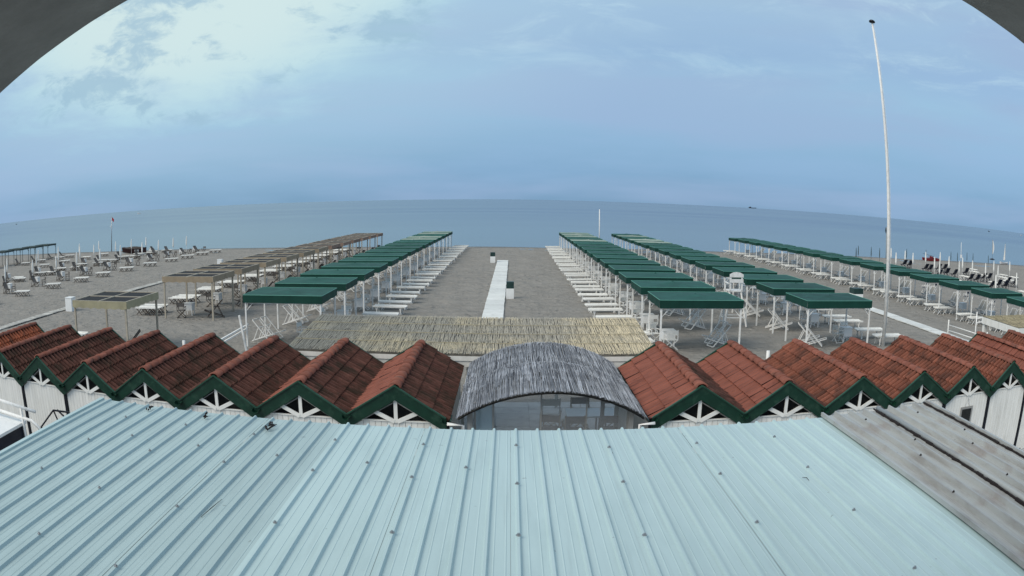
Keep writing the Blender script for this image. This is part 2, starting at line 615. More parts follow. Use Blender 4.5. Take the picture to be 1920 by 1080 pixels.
# ------------------------------------------------------------------ stand-in arch with added sides for the webcam's dark sun hood
mb = MB()
cxa, cza, Ra = 0.279, H - 3.471, 3.935
ya, yb = 1.0, 0.45
x0a, x1a, ztop = -3.2, 3.76, H + 1.3
nA = 48
inner = []
a0 = math.asin((-2.75 - cxa) / Ra)
a1 = math.asin((3.31 - cxa) / Ra)
for i in range(nA + 1):
    a = a0 + (a1 - a0) * i / nA
    inner.append((cxa + Ra * math.sin(a), cza + Ra * math.cos(a)))
zb = 3.2
poly_in = [(inner[0][0], zb)] + inner + [(inner[-1][0], zb)]
for i in range(len(poly_in) - 1):
    (xa, za), (xb, zb_) = poly_in[i], poly_in[i + 1]
    if i == 0 or i == len(poly_in) - 2:
        continue
    for y, flip in ((ya, 1), (yb, 0)):
        f = (0, 1, 2, 3) if flip == 0 else (3, 2, 1, 0)
        mb.add([(xa, y, za), (xb, y, zb_), (xb, y, ztop), (xa, y, ztop)], [f])
    mb.add([(xa, ya, za), (xb, ya, zb_), (xb, yb, zb_), (xa, yb, za)], [(0, 1, 2, 3)])
mb.add([(inner[0][0], ya, ztop), (inner[-1][0], ya, ztop), (inner[-1][0], yb, ztop), (inner[0][0], yb, ztop)], [(0, 1, 2, 3)])
rt = thing('hood_arch', (0, 0, 0), 'dark arch standing in for the camera hood at the top corners', 'arch')
obj('arch_beam', mb.mesh('arch_beam', 'hood_dark'), rt)
obj('arch_side', MB().box(x0a, inner[0][0] - .004, yb, ya, zb, ztop).mesh('arch_side', 'hood_dark'), rt)
obj('arch_side', MB().box(inner[-1][0] + .004, x1a, yb, ya, zb, ztop).mesh('arch_side', 'hood_dark'), rt)

# ------------------------------------------------------------------ metal roofs in front of the camera
ZR = H - 2.655                             # sheet height at the seaward edge
SLP = 0.0138                               # rise towards the camera per metre
Y_FAR, Y_NEAR = 8.93, 1.15


def roof_z(y):
    return ZR + (Y_FAR - y) * SLP


def panel_mesh(name, width, ribs, m, rib_h=.026, y0=Y_NEAR, y1=Y_FAR):
    prof = [(0, 0)]
    for r_ in ribs:
        prof += [(r_ - .024, .0), (r_ - .010, rib_h), (r_ + .010, rib_h), (r_ + .024, 0)]
        # faint stiffening lines between ribs
    prof.append((width, 0))
    pr = []
    for a, b_ in zip(prof[:-1], prof[1:]):
        pr.append(a)
        if b_[0] - a[0] > .12:
            mid = (a[0] + b_[0]) / 2
            for d in (-.045, .045):
                pr += [(mid + d - .008, 0), (mid + d, .0035), (mid + d + .008, 0)]
    pr.append(prof[-1])
    mb = MB()
    n = len(pr)
    rows = [y0, (y0 + y1) / 2, y1, y1]
    vs = []
    for k, y in enumerate(rows):
        for x, z in pr:
            vs.append((x, y, roof_z(y) + z - (.035 + z if k == 3 else 0)))
    fs = []
    for k in range(3):
        for i in range(n - 1):
            fs.append((k * n + i, k * n + i + 1, (k + 1) * n + i + 1, (k + 1) * n + i))
    mb.add(vs, fs)
    return mb.mesh(name, m)


roof = thing('metal_roof', (0, 0, 0), 'pale blue ribbed sheet metal roof filling the foreground', 'roof')
RIB0 = -1.9136
# panels of four ribs; screwed rib is the first rib of each panel
pm = panel_mesh('roof_panel', 1.0 - .002, [.06, .31, .56, .81], 'roof_sheet')
pm_left = panel_mesh('roof_panel_left', .86, [.17, .42, .67], 'roof_sheet_grey')
pm_grey = panel_mesh('roof_panel_grey', 1.0 - .002, [.06, .31, .56, .81], 'roof_sheet_grey')
screw = MB().tube([(0, 0, 0), (0, 0, .008)], .022, 8).tube([(0, 0, .008), (0, 0, .022)], .011, 6).mesh('screw', 'steel')
screw_dark = MB().tube([(0, 0, 0), (0, 0, .008)], .018, 8).tube([(0, 0, .008), (0, 0, .02)], .011, 6).mesh('screw_dark', 'twig')
endcap = MB().tube([(0, 0, .012), (0, .03, .012)], .03, 8).mesh('rib_cap', 'concrete')
k0 = -3
for k in range(k0, 6):
    x = RIB0 + 1.0 * k - .06
    p = obj('roof_panel', pm if k >= 0 else pm_grey, roof, (x, 0, 0 if k % 2 else .0025))
    for y in (8.15, 6.98, 5.6, 4.1):
        obj('screw', screw, p, (.06, y + random.uniform(-.06, .06), roof_z(y) + .026))
    if k < 2:
        for y in (7.4,):
            obj('screw', screw, p, (.56, y, roof_z(y) + .026))
xl = RIB0 + 1.0 * k0 - .06
obj('closing_strip', MB().bar((4.052, Y_NEAR, roof_z(Y_NEAR) - .006), (4.052, Y_FAR, roof_z(Y_FAR) - .006), .10, .012).mesh('closing_strip', 'roof_sheet'), roof)
p = obj('roof_panel', pm_left, roof, (xl - .862, 0, 0))
# verge flashing on the left edge, fascia under the seaward edge
mb = MB().bar((-5.84, Y_NEAR, roof_z(Y_NEAR) + .0), (-5.84, Y_FAR, roof_z(Y_FAR) + .0), .07, .05)
obj('verge_trim', mb.mesh('verge_trim', 'roof_sheet'), roof)
obj('fascia', MB().box(-5.8, 6.0, Y_FAR - .16, Y_FAR - .12, ZR - .22, ZR - .045).mesh('fascia', 'dark_recess'), roof)

old = thing('old_metal_roof', (0, 0, 0), 'grimy grey ribbed metal roof beside the pale blue one', 'roof')
pm_old = panel_mesh('old_panel', .97, [.20, .45, .70], 'roof_sheet_old', .055)
for k, x in enumerate((4.10, 5.075)):
    p = obj('roof_panel', pm_old, old, (x, 0, .018 + .004 * k))
    for (rx, y) in ((.45, 8.35), (.45, 6.6), (.70, 7.2), (.20, 5.3)):
        obj('screw', screw_dark, p, (rx, y, roof_z(y) + .052))

mb = MB().tube([(5.055, Y_NEAR, roof_z(Y_NEAR) + .05), (5.055, Y_FAR, roof_z(Y_FAR) + .05)], .036, 8)
obj('seam_cap', mb.mesh('seam_cap', 'roof_sheet_old', True), old)
mb = MB()
rng = random.Random(3)
y = Y_NEAR
while y < Y_FAR - .1:                        # rotted leaf litter lying against the seam and the verge
    for xx, w in ((5.0, .030), (6.035, .034)):
        s = rng.uniform(.5, 1.2)
        mb.bar((xx + rng.uniform(-.012, .012), y, roof_z(y) + .035), (xx + rng.uniform(-.012, .012), y + .16, roof_z(y + .16) + .035), w * s, .03 * s)
    y += .13
tag(obj('leaf_litter', mb.mesh('leaf_litter', 'twig'), old), kind='stuff')
mb = MB().bar((6.075, Y_NEAR, roof_z(Y_NEAR) + .05), (6.075, Y_FAR + .01, roof_z(Y_FAR) + .05), .045, .06)
obj('verge_trim', mb.mesh('verge_old', 'roof_sheet_old'), old)
mb = MB().bar((4.085, Y_NEAR, roof_z(Y_NEAR) + .045), (4.085, Y_FAR + .008, roof_z(Y_FAR) + .045), .035, .05)
obj('edge_lip', mb.mesh('edge_lip', 'roof_sheet_old'), old)
# building body under both roofs
bb = thing('bar_building', (0, 0, 0), 'low building carrying the foreground metal roofs', 'building')
obj('wall', MB().box(-5.6, 5.95, 1.3, 8.55, -.1, ZR - .23).mesh('bar_wall', 'white_board'), bb)

# bits of debris on the roof
rngd = random.Random(11)


def clump(name, loc, ln, label, mt='twig'):
    mb = MB()
    for _ in range(7):
        a = rngd.uniform(-.5, .5)
        o0 = Vector((rngd.uniform(-.02, .02), rngd.uniform(-ln / 2, ln / 2), rngd.uniform(.0, .03)))
        d = Vector((math.sin(a), math.cos(a), rngd.uniform(-.15, .25))) * ln * rngd.uniform(.3, .6)
        mb.tube([o0, o0 + d * .5 + Vector((0, 0, .01)), o0 + d], [.008, .012, .004], 5)
    o = obj(name, mb.mesh(name, mt), None, loc)
    tag(o, label, 'debris', 'debris on the metal roof')


clump('leaf_clump', (-4.77, 8.66, roof_z(8.66) + .02), .14, 'small dark leaf clump at far left of the roof edge')
clump('leaf_clump', (-3.81, 8.64, roof_z(8.64) + .02), .16, 'middle dark leaf clump caught at the metal roof edge')
clump('leaf_clump', (-2.83, 8.42, roof_z(8.42) + .02), .34, 'long black leaf clump lying along a roof rib')
for (x, y, a, ln, lb) in ((1.10, 7.84, .1, .2, 'thin dark twig on the roof below the vaulted passage'), (2.97, 6.57, .3, .12, 'short dark twig on the right half of the blue roof'), (-2.62, 5.45, -.1, .5, 'long dark scratchlike twig on the left half of roof')):
    m_ = MB().tube([(0, 0, 0), (.01, ln * .5, .012), (-.005, ln, 0)], [.002, .004, .002], 5)
    tag(obj('twig', m_.mesh('twig', 'twig'), None, (x, y, roof_z(y) + .008), (0, 0, a)), lb, 'debris', 'debris on the metal roof')

# ------------------------------------------------------------------ bathing cabins
CW, CX0 = 2.0548, -2.2515
CY0, CY1 = 15.2, 20.27
CL = CY1 - CY0
HW = CW / 2
Z_AP, Z_EV = 2.90, 2.265                     # roof deck at ridge and at valley
slope_v = Vector((HW, 0, Z_EV - Z_AP))
SLEN = slope_v.length
ANG = math.atan2(Z_AP - Z_EV, HW)


def tile_mesh(name, m, prof, ln, th=.018):
    mb = MB()
    n = len(prof)
    vs = []
    for x, lift in ((0, .0), (ln, .042)):
        vs += [(x, yy, zz + lift) for yy, zz in prof]
    vs += [(ln, yy, zz + .042 - th * 2.4) for yy, zz in prof]
    fs = [(i, i + n, i + n + 1, i + 1) for i in range(n - 1)]
    fs += [(i + n, i + 2 * n, i + 2 * n + 1, i + n + 1) for i in range(n - 1)]
    mb.add(vs, fs)
    return mb


TW = CL / 25.0
roll = [(0, -.030), (.006, .030), (.026, .066), (.054, .078), (.082, .066), (.102, .030), (.108, -.030), (TW - .003, -.034)]
flat = [(0, .010), (.02, .020), (.045, .022), (.07, .010), (.12, .006), (.16, .008), (TW - .003, .012)]
NC = 3
CEXP = SLEN / NC
TLEN = CEXP + .045
tile_meshes = {}
for mname in ('tile_red', 'tile_mixed', 'tile_mossy', 'tile_orange'):
    for pn, pf in (('roll', roll), ('flat', flat)):
        tile_meshes[(mname, pn)] = tile_mesh('t', mname, pf, TLEN)
tile_me = {k: v.mesh('roof_tile_' + k[0] + '_' + k[1], k[0]) for k, v in tile_meshes.items()}
# ridge tile: half barrel, tapering so each laps the next
mb = MB()
RL = CL / 12.0
nR = 9
vs = []
for yy, rr in ((-.03, .135), (RL + .01, .098)):
    for k in range(nR + 1):
        a = math.pi * k / nR
        vs.append((rr * 1.08 * math.cos(a), yy, rr * .72 * math.sin(a)))
for k in range(nR + 1):
    a = math.pi * k / nR
    vs.append((.098 * 1.08 * math.cos(a), -.03, .098 * .72 * math.sin(a)))
fs = [(i, i + nR + 1, i + nR + 2, i + 1) for i in range(nR)]
fs += [(i, i + 1, i + 1 + 2 * (nR + 1), i + 2 * (nR + 1)) for i in range(nR)]
mb.add(vs, fs)
ridge_me = mb.mesh('ridge_tile', 'ridge_tile', True)

board_w = .126
nb = 15
board_me = MB().box(-board_w / 2 + .004, board_w / 2 - .004, .055, .08, .08, 2.185).mesh('wall_board', 'white_board')
board_short = MB().box(-board_w / 2 + .004, board_w / 2 - .004, .055, .08, .08, 2.12).mesh('wall_board_short', 'white_board')
barge_me = {}
for s in (-1, 1):
    pts = [(0, 2.955), (s * 1.026, 2.305), (s * 1.026, 2.02), (s * .90, 2.09), (0, 2.655)]
    if s > 0:
        pts = pts[::-1]
    barge_me[s] = MB().prism(pts, -.03, .03).mesh('barge_board', 'green_paint')
trim_me = {s: MB().bar((0, -.035, 2.962), (s * 1.02, -.035, 2.318), .05, .028).mesh('barge_trim', 'green_trim') for s in (-1, 1)}
back_me = {s: MB().prism(([(0, 2.965), (s * 1.026, 2.315), (s * 1.026, 2.10), (0, 2.74)])[::s], CL - .03, CL + .03).mesh('rear_board', 'green_paint') for s in (-1, 1)}
backtrim_me = {s: MB().bar((0, CL, 2.975), (s * 1.02, CL, 2.325), .05, .022).mesh('rear_trim', 'green_trim') for s in (-1, 1)}
fan_me = [MB().bar((0, .035, 2.17), (0, .035, 2.66), .075, .03, up=(0, 1, 0)).mesh('fan_post', 'white_board'),
          MB().bar((-.03, .030, 2.19), (-.50, .030, 2.42), .085, .03, up=(0, 1, 0)).mesh('fan_brace', 'white_board'),
          MB().bar((.03, .030, 2.19), (.50, .030, 2.42), .085, .03, up=(0, 1, 0)).mesh('fan_brace_right', 'white_board')]
soff_me = {s: MB().bar((s * .02, .14, 2.60), (s * .93, .14, 2.06), .20, .02, up=(0, 0, 1)).mesh('rafter', 'concrete') for s in (-1, 1)}
sill_me = MB().box(-.96, .96, .03, .09, 2.188, 2.21).mesh('gable_sill', 'white_board')
recess_me = MB().prism([(-.98, 2.06), (.98, 2.06), (0, 2.70)], .22, .25).mesh('gable_panel', 'dark_recess')  # near-black boards; the open gable's dark interior is put into their colour
body_me = MB().box(-HW + .02, HW - .02, .085, CL - .05, -.1, 2.05).mesh('cabin_wall', 'white_board')
deck_me = MB().prism([(-HW, Z_EV - .03), (0, Z_AP - .03), (HW, Z_EV - .03), (HW, Z_EV - .06), (0, Z_AP - .06), (-HW, Z_EV - .06)][::-1], .03, CL - .03).mesh('roof_deck', 'dark_recess')
post_me = MB().box(-.05, .05, .02, .10, -.05, 2.30).mesh('corner_post', 'black_paint')
gut = MB()
pr = [(-.075, 0), (-.06, -.045), (0, -.068), (.06, -.045), (.075, 0)]
vs = []
for yy in (-.16, CL):
    vs += [(x, yy, z) for x, z in pr]
gut.add(vs, [(i, i + 1, i + 6, i + 5) for i in range(4)])
gut.bar((-.09, -.16, .004), (-.09, .3, .004), .022).bar((.09, -.16, .004), (.09, .3, .004), .022)
gutter_me = gut.mesh('gutter', 'green_paint')


def tile_slope(parent, s, key, single, seed):
    """tiles of one slope; s=-1 left, +1 right; single: each tile an object"""
    rr = random.Random(seed)
    me, src = tile_me[key], tile_meshes[key]
    J = MB()
    for c in range(NC):
        for k in range(25):
            d = c * CEXP - .01
            bx, bz = s * d * math.cos(ANG), Z_AP - d * math.sin(ANG)
            rx = rr.uniform(-.022, .022)
            dz = rr.uniform(-.005, .010)
            if s > 0:
                M = Matrix.Translation((bx, k * TW + .005, bz - .004 + dz)) @ Matrix.Rotation(ANG + rx, 4, 'Y')
            else:
                M = Matrix.Translation((bx, (k + 1) * TW - .002, bz - .004 + dz)) @ Matrix.Rotation(math.pi, 4, 'Z') @ Matrix.Rotation(ANG + rx, 4, 'Y')
            if single:
                o = obj('roof_tile', me, parent)
                o.matrix_local = M
            else:
                J.add([M @ Vector(v) for v in src.v], src.f)
    if not single:
        tag(obj('tile_field', J.mesh('tile_field', key[0]), parent), kind='stuff')


CAB = [i for i in range(-7, 1)] + [i for i in range(3, 12)]
LEFTN = {0: 'first', -1: 'second', -2: 'third', -3: 'fourth', -4: 'fifth', -5: 'sixth', -6: 'seventh', -7: 'eighth'}
for i in CAB:
    cx = CX0 + CW * i
    if i <= 0:
        lb = f'white cabin with mossy red tiled roof, {LEFTN[i]} to the left of the vaulted passage'
        if i == -7:
            lb = 'cabin with bright orange roof tiles at the far left end of the row'
    else:
        lb = f'white cabin with red tiled roof, {ORD[i - 3]} to the right of the vaulted passage'
    r = thing('bathing_cabin', (cx, CY0, 0), lb, 'cabin', 'bathing cabins in a row')
    obj('wall', body_me, r)
    rk = obj('roof_deck', deck_me, r)
    for k in range(nb):
        o = obj('wall_board', board_short if k in (0, nb - 1) else board_me, r, (-(nb - 1) / 2 * board_w + k * board_w, 0, 0))
    for s in (-1, 1):
        obj('barge_board', barge_me[s], r)
        obj('barge_trim', trim_me[s], r)
        obj('rear_board', back_me[s], r)
        obj('rear_trim', backtrim_me[s], r)
        obj('rafter', soff_me[s], r)
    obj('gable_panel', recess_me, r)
    obj('gable_sill', sill_me, r)
    obj('fan_post', fan_me[0], r)
    obj('fan_brace', fan_me[1], r)
    obj('fan_brace', fan_me[2], r)
    obj('corner_post', post_me, r, (-HW, 0, 0))
    obj('gutter', gutter_me, r, (-HW, 0, 2.285))
    if i in (0, 11):
        obj('corner_post', post_me, r, (HW, 0, 0))
        obj('gutter', gutter_me, r, (HW, 0, 2.285))
    for k in range(12):
        o = obj('ridge_tile', ridge_me, r, (random.uniform(-.008, .008), k * RL, Z_AP + .022 + random.uniform(0, .008)), (0, random.uniform(-.03, .03), random.uniform(-.02, .02)))
    if i <= 0:
        kr = ('tile_mossy', 'roll')
        kl = ('tile_red' if i in (0, -1) else 'tile_mossy', 'flat' if i in (0, -1) else 'roll')
        if i == -7:
            kr = kl = ('tile_orange', 'roll')
        tile_slope(r, 1, kr, True, 100 + i)
        tile_slope(r, -1, kl, i in (0, -1), 200 + i)
    else:
        kl = ('tile_red', 'flat') if i in (3, 4, 9) else ('tile_mixed', 'roll')
        tile_slope(r, -1, kl, True, 100 + i)
        tile_slope(r, 1, ('tile_mossy', 'roll'), i in (3, 4), 200 + i)
# little framed window and its hanging cord on the right
r = [o for o in COL.objects if o.name.startswith('bathing_cabin') and abs(o.location.x - (CX0 + CW * 7)) < .1][0]
wf = obj('window', MB().box(-.27, .27, .02, .054, 1.22, 1.86).mesh('window_frame', 'concrete'), r)
obj('pane', MB().box(-.21, .21, .012, .019, 1.28, 1.80).mesh('window_pane', 'dark_recess'), wf)
obj('cord', MB().tube([(-.1, .03, 1.86), (0, .03, 2.1)], .006, 5).tube([(.1, .03, 1.86), (0, .03, 2.1)], .006, 5).mesh('cord', 'steel'), r)

# ------------------------------------------------------------------ reed covered vault between the cabins
VX, VW, VZ0, VR = 0.845, 1.83, 2.40, 0.56   # centre, half span, springing height, rise
VY0, VY1 = 14.75, 20.2
Rv_ = (VW * VW + VR * VR) / (2 * VR)
amax = math.asin(VW / Rv_)


def vault_pt(a, y, lift=0.0):
    return Vector((VX + (Rv_ + lift) * math.sin(a), y, VZ0 + VR - Rv_ + (Rv_ + lift) * math.cos(a)))


vault = thing('reed_vault', (0, 0, 0), 'grey reed covered barrel vault over the passage between the cabins', 'vault')
mb = MB()
mb.grid(24, 1, lambda u, v: vault_pt(-amax + 2 * amax * u, VY0 + .06 + (VY1 - VY0 - .06) * v))
mb.grid(24, 1, lambda u, v: vault_pt(amax - 2 * amax * u, VY0 + .06 + (VY1 - VY0 - .06) * v, -.014))
obj('vault_shell', mb.mesh('vault_shell', 'reed_under', True), vault)
mb = MB().tube([vault_pt(-amax + 2 * amax * k / 24, VY0 + .1, -.022) for k in range(25)], .010, 6)
obj('front_hoop', mb.mesh('front_hoop', 'black_paint', True), vault)
rng = random.Random(21)
mb = MB()
for layer, (ya_, yb_, lift) in enumerate(((16.9, 20.2, .01), (VY0, 17.6, .035))):
    ncol = 620
    for c in range(ncol):
        a = -amax + 2 * amax * (c + rng.random()) / ncol
        y = ya_ + rng.uniform(-.05, .06) if layer else ya_ + rng.uniform(-.3, .1)
        while y < yb_ - .05:
            ln = rng.uniform(.7, 2.2)
            y2 = min(y + ln, yb_ + rng.uniform(-.12, .06))
            w = rng.uniform(.003, .0065)
            da = rng.uniform(-.009, .009)
            l1 = lift + rng.uniform(0, .022)
            mb.tube([vault_pt(a, y, l1), vault_pt(a + da, y2, l1 + rng.uniform(-.008, .012))], [w, w * .8], 4, False)
            y = y2 + rng.uniform(-.15, .05)
tag(obj('reed_cover', mb.mesh('reed_cover', 'reed_grey'), vault), kind='stuff')
for sx in (-1, 1):
    obj('post', MB().box(VX + sx * 1.60 - .05, VX + sx * 1.60 + .05, 15.15, 15.25, -.05, 2.47).mesh('vault_post', 'concrete'), vault)
    obj('post', MB().box(VX + sx * 1.60 - .05, VX + sx * 1.60 + .05, 20.0, 20.1, -.05, 2.47).mesh('vault_post', 'concrete'), vault)
for sx in (-1, 1):
    x = VX + sx * 1.72
    pts = [(x + sx * .30, 14.72, 2.33), (x + .0, 14.72, 2.31), (x, 14.72, .0)]
    lb = 'white rain pipe at the {} foot of the reed vault'.format('left' if sx < 0 else 'right')
    tag(obj('downpipe', MB().tube(pts, .035, 8).mesh('downpipe', 'white_paint', True)), lb, 'pipe', 'rain pipes beside the vault')
pn = thing('glass_panel', (-.48, 15.22, 0), 'pale translucent glass door leaf at the left of passage', 'door')
obj('pane', MB().box(-.16, .16, -.01, .01, .1, 2.62).mesh('pane', 'glass_door'), pn)
obj('frame', MB().box(-.20, -.162, -.02, .02, .05, 2.66).box(.162, .20, -.02, .02, .05, 2.66).box(-.16, .16, -.02, .02, 2.622, 2.66).mesh('door_frame', 'concrete'), pn)
for k, (xa, xb) in enumerate(((-.24, .62), (.66, 1.52), (1.56, 2.36))):  # pale sheets added to haze the passage like reflecting glass
    pn = thing('haze_pane', (0, 15.22, 0), ('left', 'middle', 'right')[k] + ' added pale pane hazing the front of the vaulted passage', 'haze pane', 'added haze panes under the vault')
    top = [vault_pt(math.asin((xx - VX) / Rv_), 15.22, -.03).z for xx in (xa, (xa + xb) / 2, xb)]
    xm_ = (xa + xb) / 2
    obj('sheet', MB().prism([(xa, .1), (xb, .1), (xb, top[2]), (xm_, top[1]), (xa, top[0])], -.003, .003).mesh('sheet', 'haze_film'), pn)
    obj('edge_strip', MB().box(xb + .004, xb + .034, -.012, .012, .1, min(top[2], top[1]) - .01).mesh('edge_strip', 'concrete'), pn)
# terrace floor under vault and reed roof
ter = tag(obj('terrace_floor', MB().box(-6.1, 4.0, 14.9, 25.2, -.3, .055).mesh('terrace_floor', 'concrete')), kind='structure')
rngp = random.Random(5)
plank_me = MB().box(0, 1.66, .01, .72, 0, .03).mesh('paving_slab', 'deck_plank')
for ix in range(6):
    for iy in range(14):
        obj('paving_slab', plank_me, ter, (-6.05 + ix * 1.67, 15.0 + iy * .73, .057 + rngp.uniform(0, .004)))

# ------------------------------------------------------------------ reed roofed veranda behind the cabins
ver = thing('reed_veranda', (0, 0, 0), 'white veranda with flat beige reed roof behind the cabins', 'veranda')
PX0, PX1, PY0, PY1 = -6.1, 3.95, 20.42, 24.75


def pz(y):
    return 2.90 - .07 * (24.66 - y)


def reed_roof(px0, px1, py0, py1, zf, seed, m, dens=.0085):
    rng = random.Random(seed)
    mb = MB()
    nrow = max(2, int((py1 - py0) / 1.05))
    for row in range(nrow):
        y0 = py0 + (py1 - py0) * row / nrow
        y1 = py0 + (py1 - py0) * (row + 1) / nrow
        x = px0
        while x < px1:
            a0_, a1_ = y0 + rng.uniform(-.05, .05), y1 + rng.uniform(-.03, .10)
            if rng.random() < .35:
                a0_ += rng.uniform(.1, .5)
            sk = rng.uniform(-.06, .06)
            w = rng.uniform(.0035, .007)
            l0 = .012 + rng.uniform(0, .012)
            l1 = .014 + rng.uniform(0, .022)
            xa = min(max(x, px0), px1)
            xb = min(max(x + sk, px0), px1)
            mb.tube([(xa, a0_, zf(a0_) + l0), (xb, a1_, zf(a1_) + l1)], [w, w * .8], 4, False)
            x += dens * rng.uniform(.5, 1.5)
    return mb.mesh('reed_cover', m)


obj('roof_slab', MB().add([(PX0, PY0, pz(PY0)), (PX1, PY0, pz(PY0)), (PX1, PY1, pz(PY1)), (PX0, PY1, pz(PY1)), (PX0, PY0, pz(PY0) - .05), (PX1, PY0, pz(PY0) - .05), (PX1, PY1, pz(PY1) - .05), (PX0, PY1, pz(PY1) - .05)], [(0, 1, 2, 3), (4, 7, 6, 5), (0, 4, 5, 1), (1, 5, 6, 2), (2, 6, 7, 3), (3, 7, 4, 0)]).mesh('roof_slab', 'reed_under'), ver)
tag(obj('reed_cover', reed_roof(PX0, PX1, PY0, PY1, pz, 31, 'reed_beige'), ver), kind='stuff')
for (y0, y1, za, zb2) in ((PY0 - .03, PY0 + .02, .05, .17), (PY0 - .005, PY0 + .03, .18, .34)):
    obj('fascia_board', MB().box(PX0, PX1, y0, y1, pz(PY0) - zb2, pz(PY0) - za).mesh('fascia', 'white_board'), ver)
obj('fascia_board', MB().box(PX0, PX1, PY1 - .02, PY1 + .03, pz(PY1) - .2, pz(PY1) - .052).mesh('fascia', 'white_board'), ver)
for k in range(1, 4):
    yy = PY0 + (PY1 - PY0) * k / 4
    obj('tie_batten', MB().bar((PX0, yy, pz(yy) + .036), (PX1, yy, pz(yy) + .036), .022, .012).mesh('tie_batten', 'reed_yellow'), ver)
pme = MB().box(-.05, .05, -.05, .05, 0, 2.45).mesh('post', 'white_board')
for px_ in (-6.0, -3.5, -1.0, 1.5, 3.85):
    for py_ in (PY1 - .12,):
        obj('post', pme, ver, (px_, py_, .05))
for px_ in (-6.0, -3.5, -1.05, 2.9, 3.85):
    obj('post', pme, ver, (px_, PY0 + .15, .0))
bme = MB().box(-.12, .12, 0, .03, .05, 1.35).mesh('panel_board', 'white_board')
x = -5.8
while x < 3.8:
    if not (-1.1 < x < 2.85):
        obj('panel_board', bme, ver, (x, PY0 + .1, 0))
    x += .25
r2 = thing('reed_shelter', (0, 0, 0), 'yellow reed roofed white shelter at the right edge of beach', 'shelter')
ZS = H - 2.6 - 1.42                          # roof height fitted to its post


def sz(y):
    return 2.28


QX0, QX1, QY0, QY1 = 22.9, 29.5, 24.4, 28.3
obj('roof_slab', MB().box(QX0, QX1, QY0, QY1, 2.20, 2.28).mesh('roof_slab', 'reed_under'), r2)
tag(obj('reed_cover', reed_roof(QX0, QX1, QY0, QY1, sz, 77, 'reed_yellow', .03), r2), kind='stuff')
for b_ in ((QX0 - .04, QX0 + .01, QY0, QY1), (QX0, QX1, QY0 - .04, QY0 + .01), (QX0, QX1, QY1 - .01, QY1 + .04)):
    obj('fascia_board', MB().box(*b_, 1.95, 2.27).mesh('fascia', 'white_board'), r2)
for px_, py_ in ((QX0 + .15, QY1 - .15), (QX0 + .15, QY0 + .15), (QX1 - .2, QY0 + .15), (QX1 - .2, QY1 - .15)):
    obj('post', MB().box(px_ - .11, px_ + .11, py_ - .11, py_ + .11, -.05, 2.19).mesh('shelter_post', 'white_board'), r2)

# ------------------------------------------------------------------ beach furniture templates


def canopy(w, d, z, peak, nx_=14, ny_=11, seed=0.0):
    def fn(u, v):
        a, b_ = (u - .5) * 2, (v - .5) * 2
        e = max(abs(a), abs(b_))
        sag = (.03 + .035 * noise.noise((seed, 3.3, 0))) * math.sin(math.pi * u) * math.sin(math.pi * v) * (1 - max(0, 1 - e * 3))
        cr = .03 * max(0, 1 - abs(a) * 2.2) * (1 - abs(b_) ** 3)
        wr = (.028 * noise.noise((u * 5, v * 4, seed * 7.7)) + .014 * noise.noise((u * 13, v * 11, seed * 3.1))) * min(1, (1 - e) * 3)
        return ((u - .5) * w, v * d, z + peak * (1 - e) ** 1.4 - sag + cr + wr)
    return MB().grid(nx_, ny_, fn)


def valance(w, d, z0, z1, scallop=0.0, seed=0.0):
    mb = MB()
    c = [(-w / 2, 0), (w / 2, 0), (w / 2, d), (-w / 2, d)]
    for k in range(4):
        (xa, ya_), (xb, yb_) = c[k], c[(k + 1) % 4]
        nrm = Vector((yb_ - ya_, -(xb - xa), 0)).normalized()
        n = 14

        def fn(u, v, xa=xa, ya_=ya_, xb=xb, yb_=yb_, nrm=nrm):
            wv = (.016 * math.sin(u * 19 + k + seed) + .02 * noise.noise((u * 6, seed, k))) * v
            zz = z0 + (z1 - z0) * v + .018 * noise.noise((u * 4, seed * 2.0, k + 5)) * v - (scallop * abs(math.sin(u * math.pi * 7)) if v > .99 else 0)
            return (xa + (xb - xa) * u + nrm.x * wv, ya_ + (yb_ - ya_) * u + nrm.y * wv, zz)
        mb.grid(n, 2, fn)
    return mb


def tent_template(name, w, d, z, cm, vm, pm_, piping, postmat, peak=.10, valz=.35, seed=0.0):
    parts = [('canopy', canopy(w, d, z, peak, seed=seed), cm, True, [('center_knob', MB().tube([(0, d / 2, z + peak - .03), (0, d / 2, z + peak + .05)], [.09, .03], 8), cm, True)])]
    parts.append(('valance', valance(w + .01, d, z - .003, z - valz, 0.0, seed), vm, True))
    pp = MB()
    c = [(-w / 2, 0, z), (w / 2, 0, z), (w / 2, d, z), (-w / 2, d, z)]
    for k in range(4):
        pp.tube([c[k], c[(k + 1) % 4]], .016, 5, False)
    parts.append(('piping', pp, piping, False))
    fr = MB()
    zi = z - valz - .02
    c = [(-w / 2 + .1, .1, zi), (w / 2 - .1, .1, zi), (w / 2 - .1, d - .1, zi), (-w / 2 + .1, d - .1, zi)]
    for k in range(4):
        fr.bar(c[k], c[(k + 1) % 4], .035, .045)
    parts.append(('frame', fr, postmat, False))
    for (x, y, zz) in c:
        parts.append(('post', MB().bar((x, y, -.25), (x, y, z - .02), .075), postmat, False))
        sx, sy_ = (1 if x < 0 else -1), (1 if y < d / 2 else -1)
    for k in range(4):
        br = MB()
        x, y, _ = c[k]
        sx, sy_ = (1 if x < 0 else -1), (1 if y < d / 2 else -1)
        br.bar((x, y, zi - .4), (x + sx * .38, y, zi), .03)
        br.bar((x, y, zi - .4), (x, y + sy_ * .38, zi), .03)
        parts.append(('corner_brace', br, postmat, False))
    return Template(name, parts)


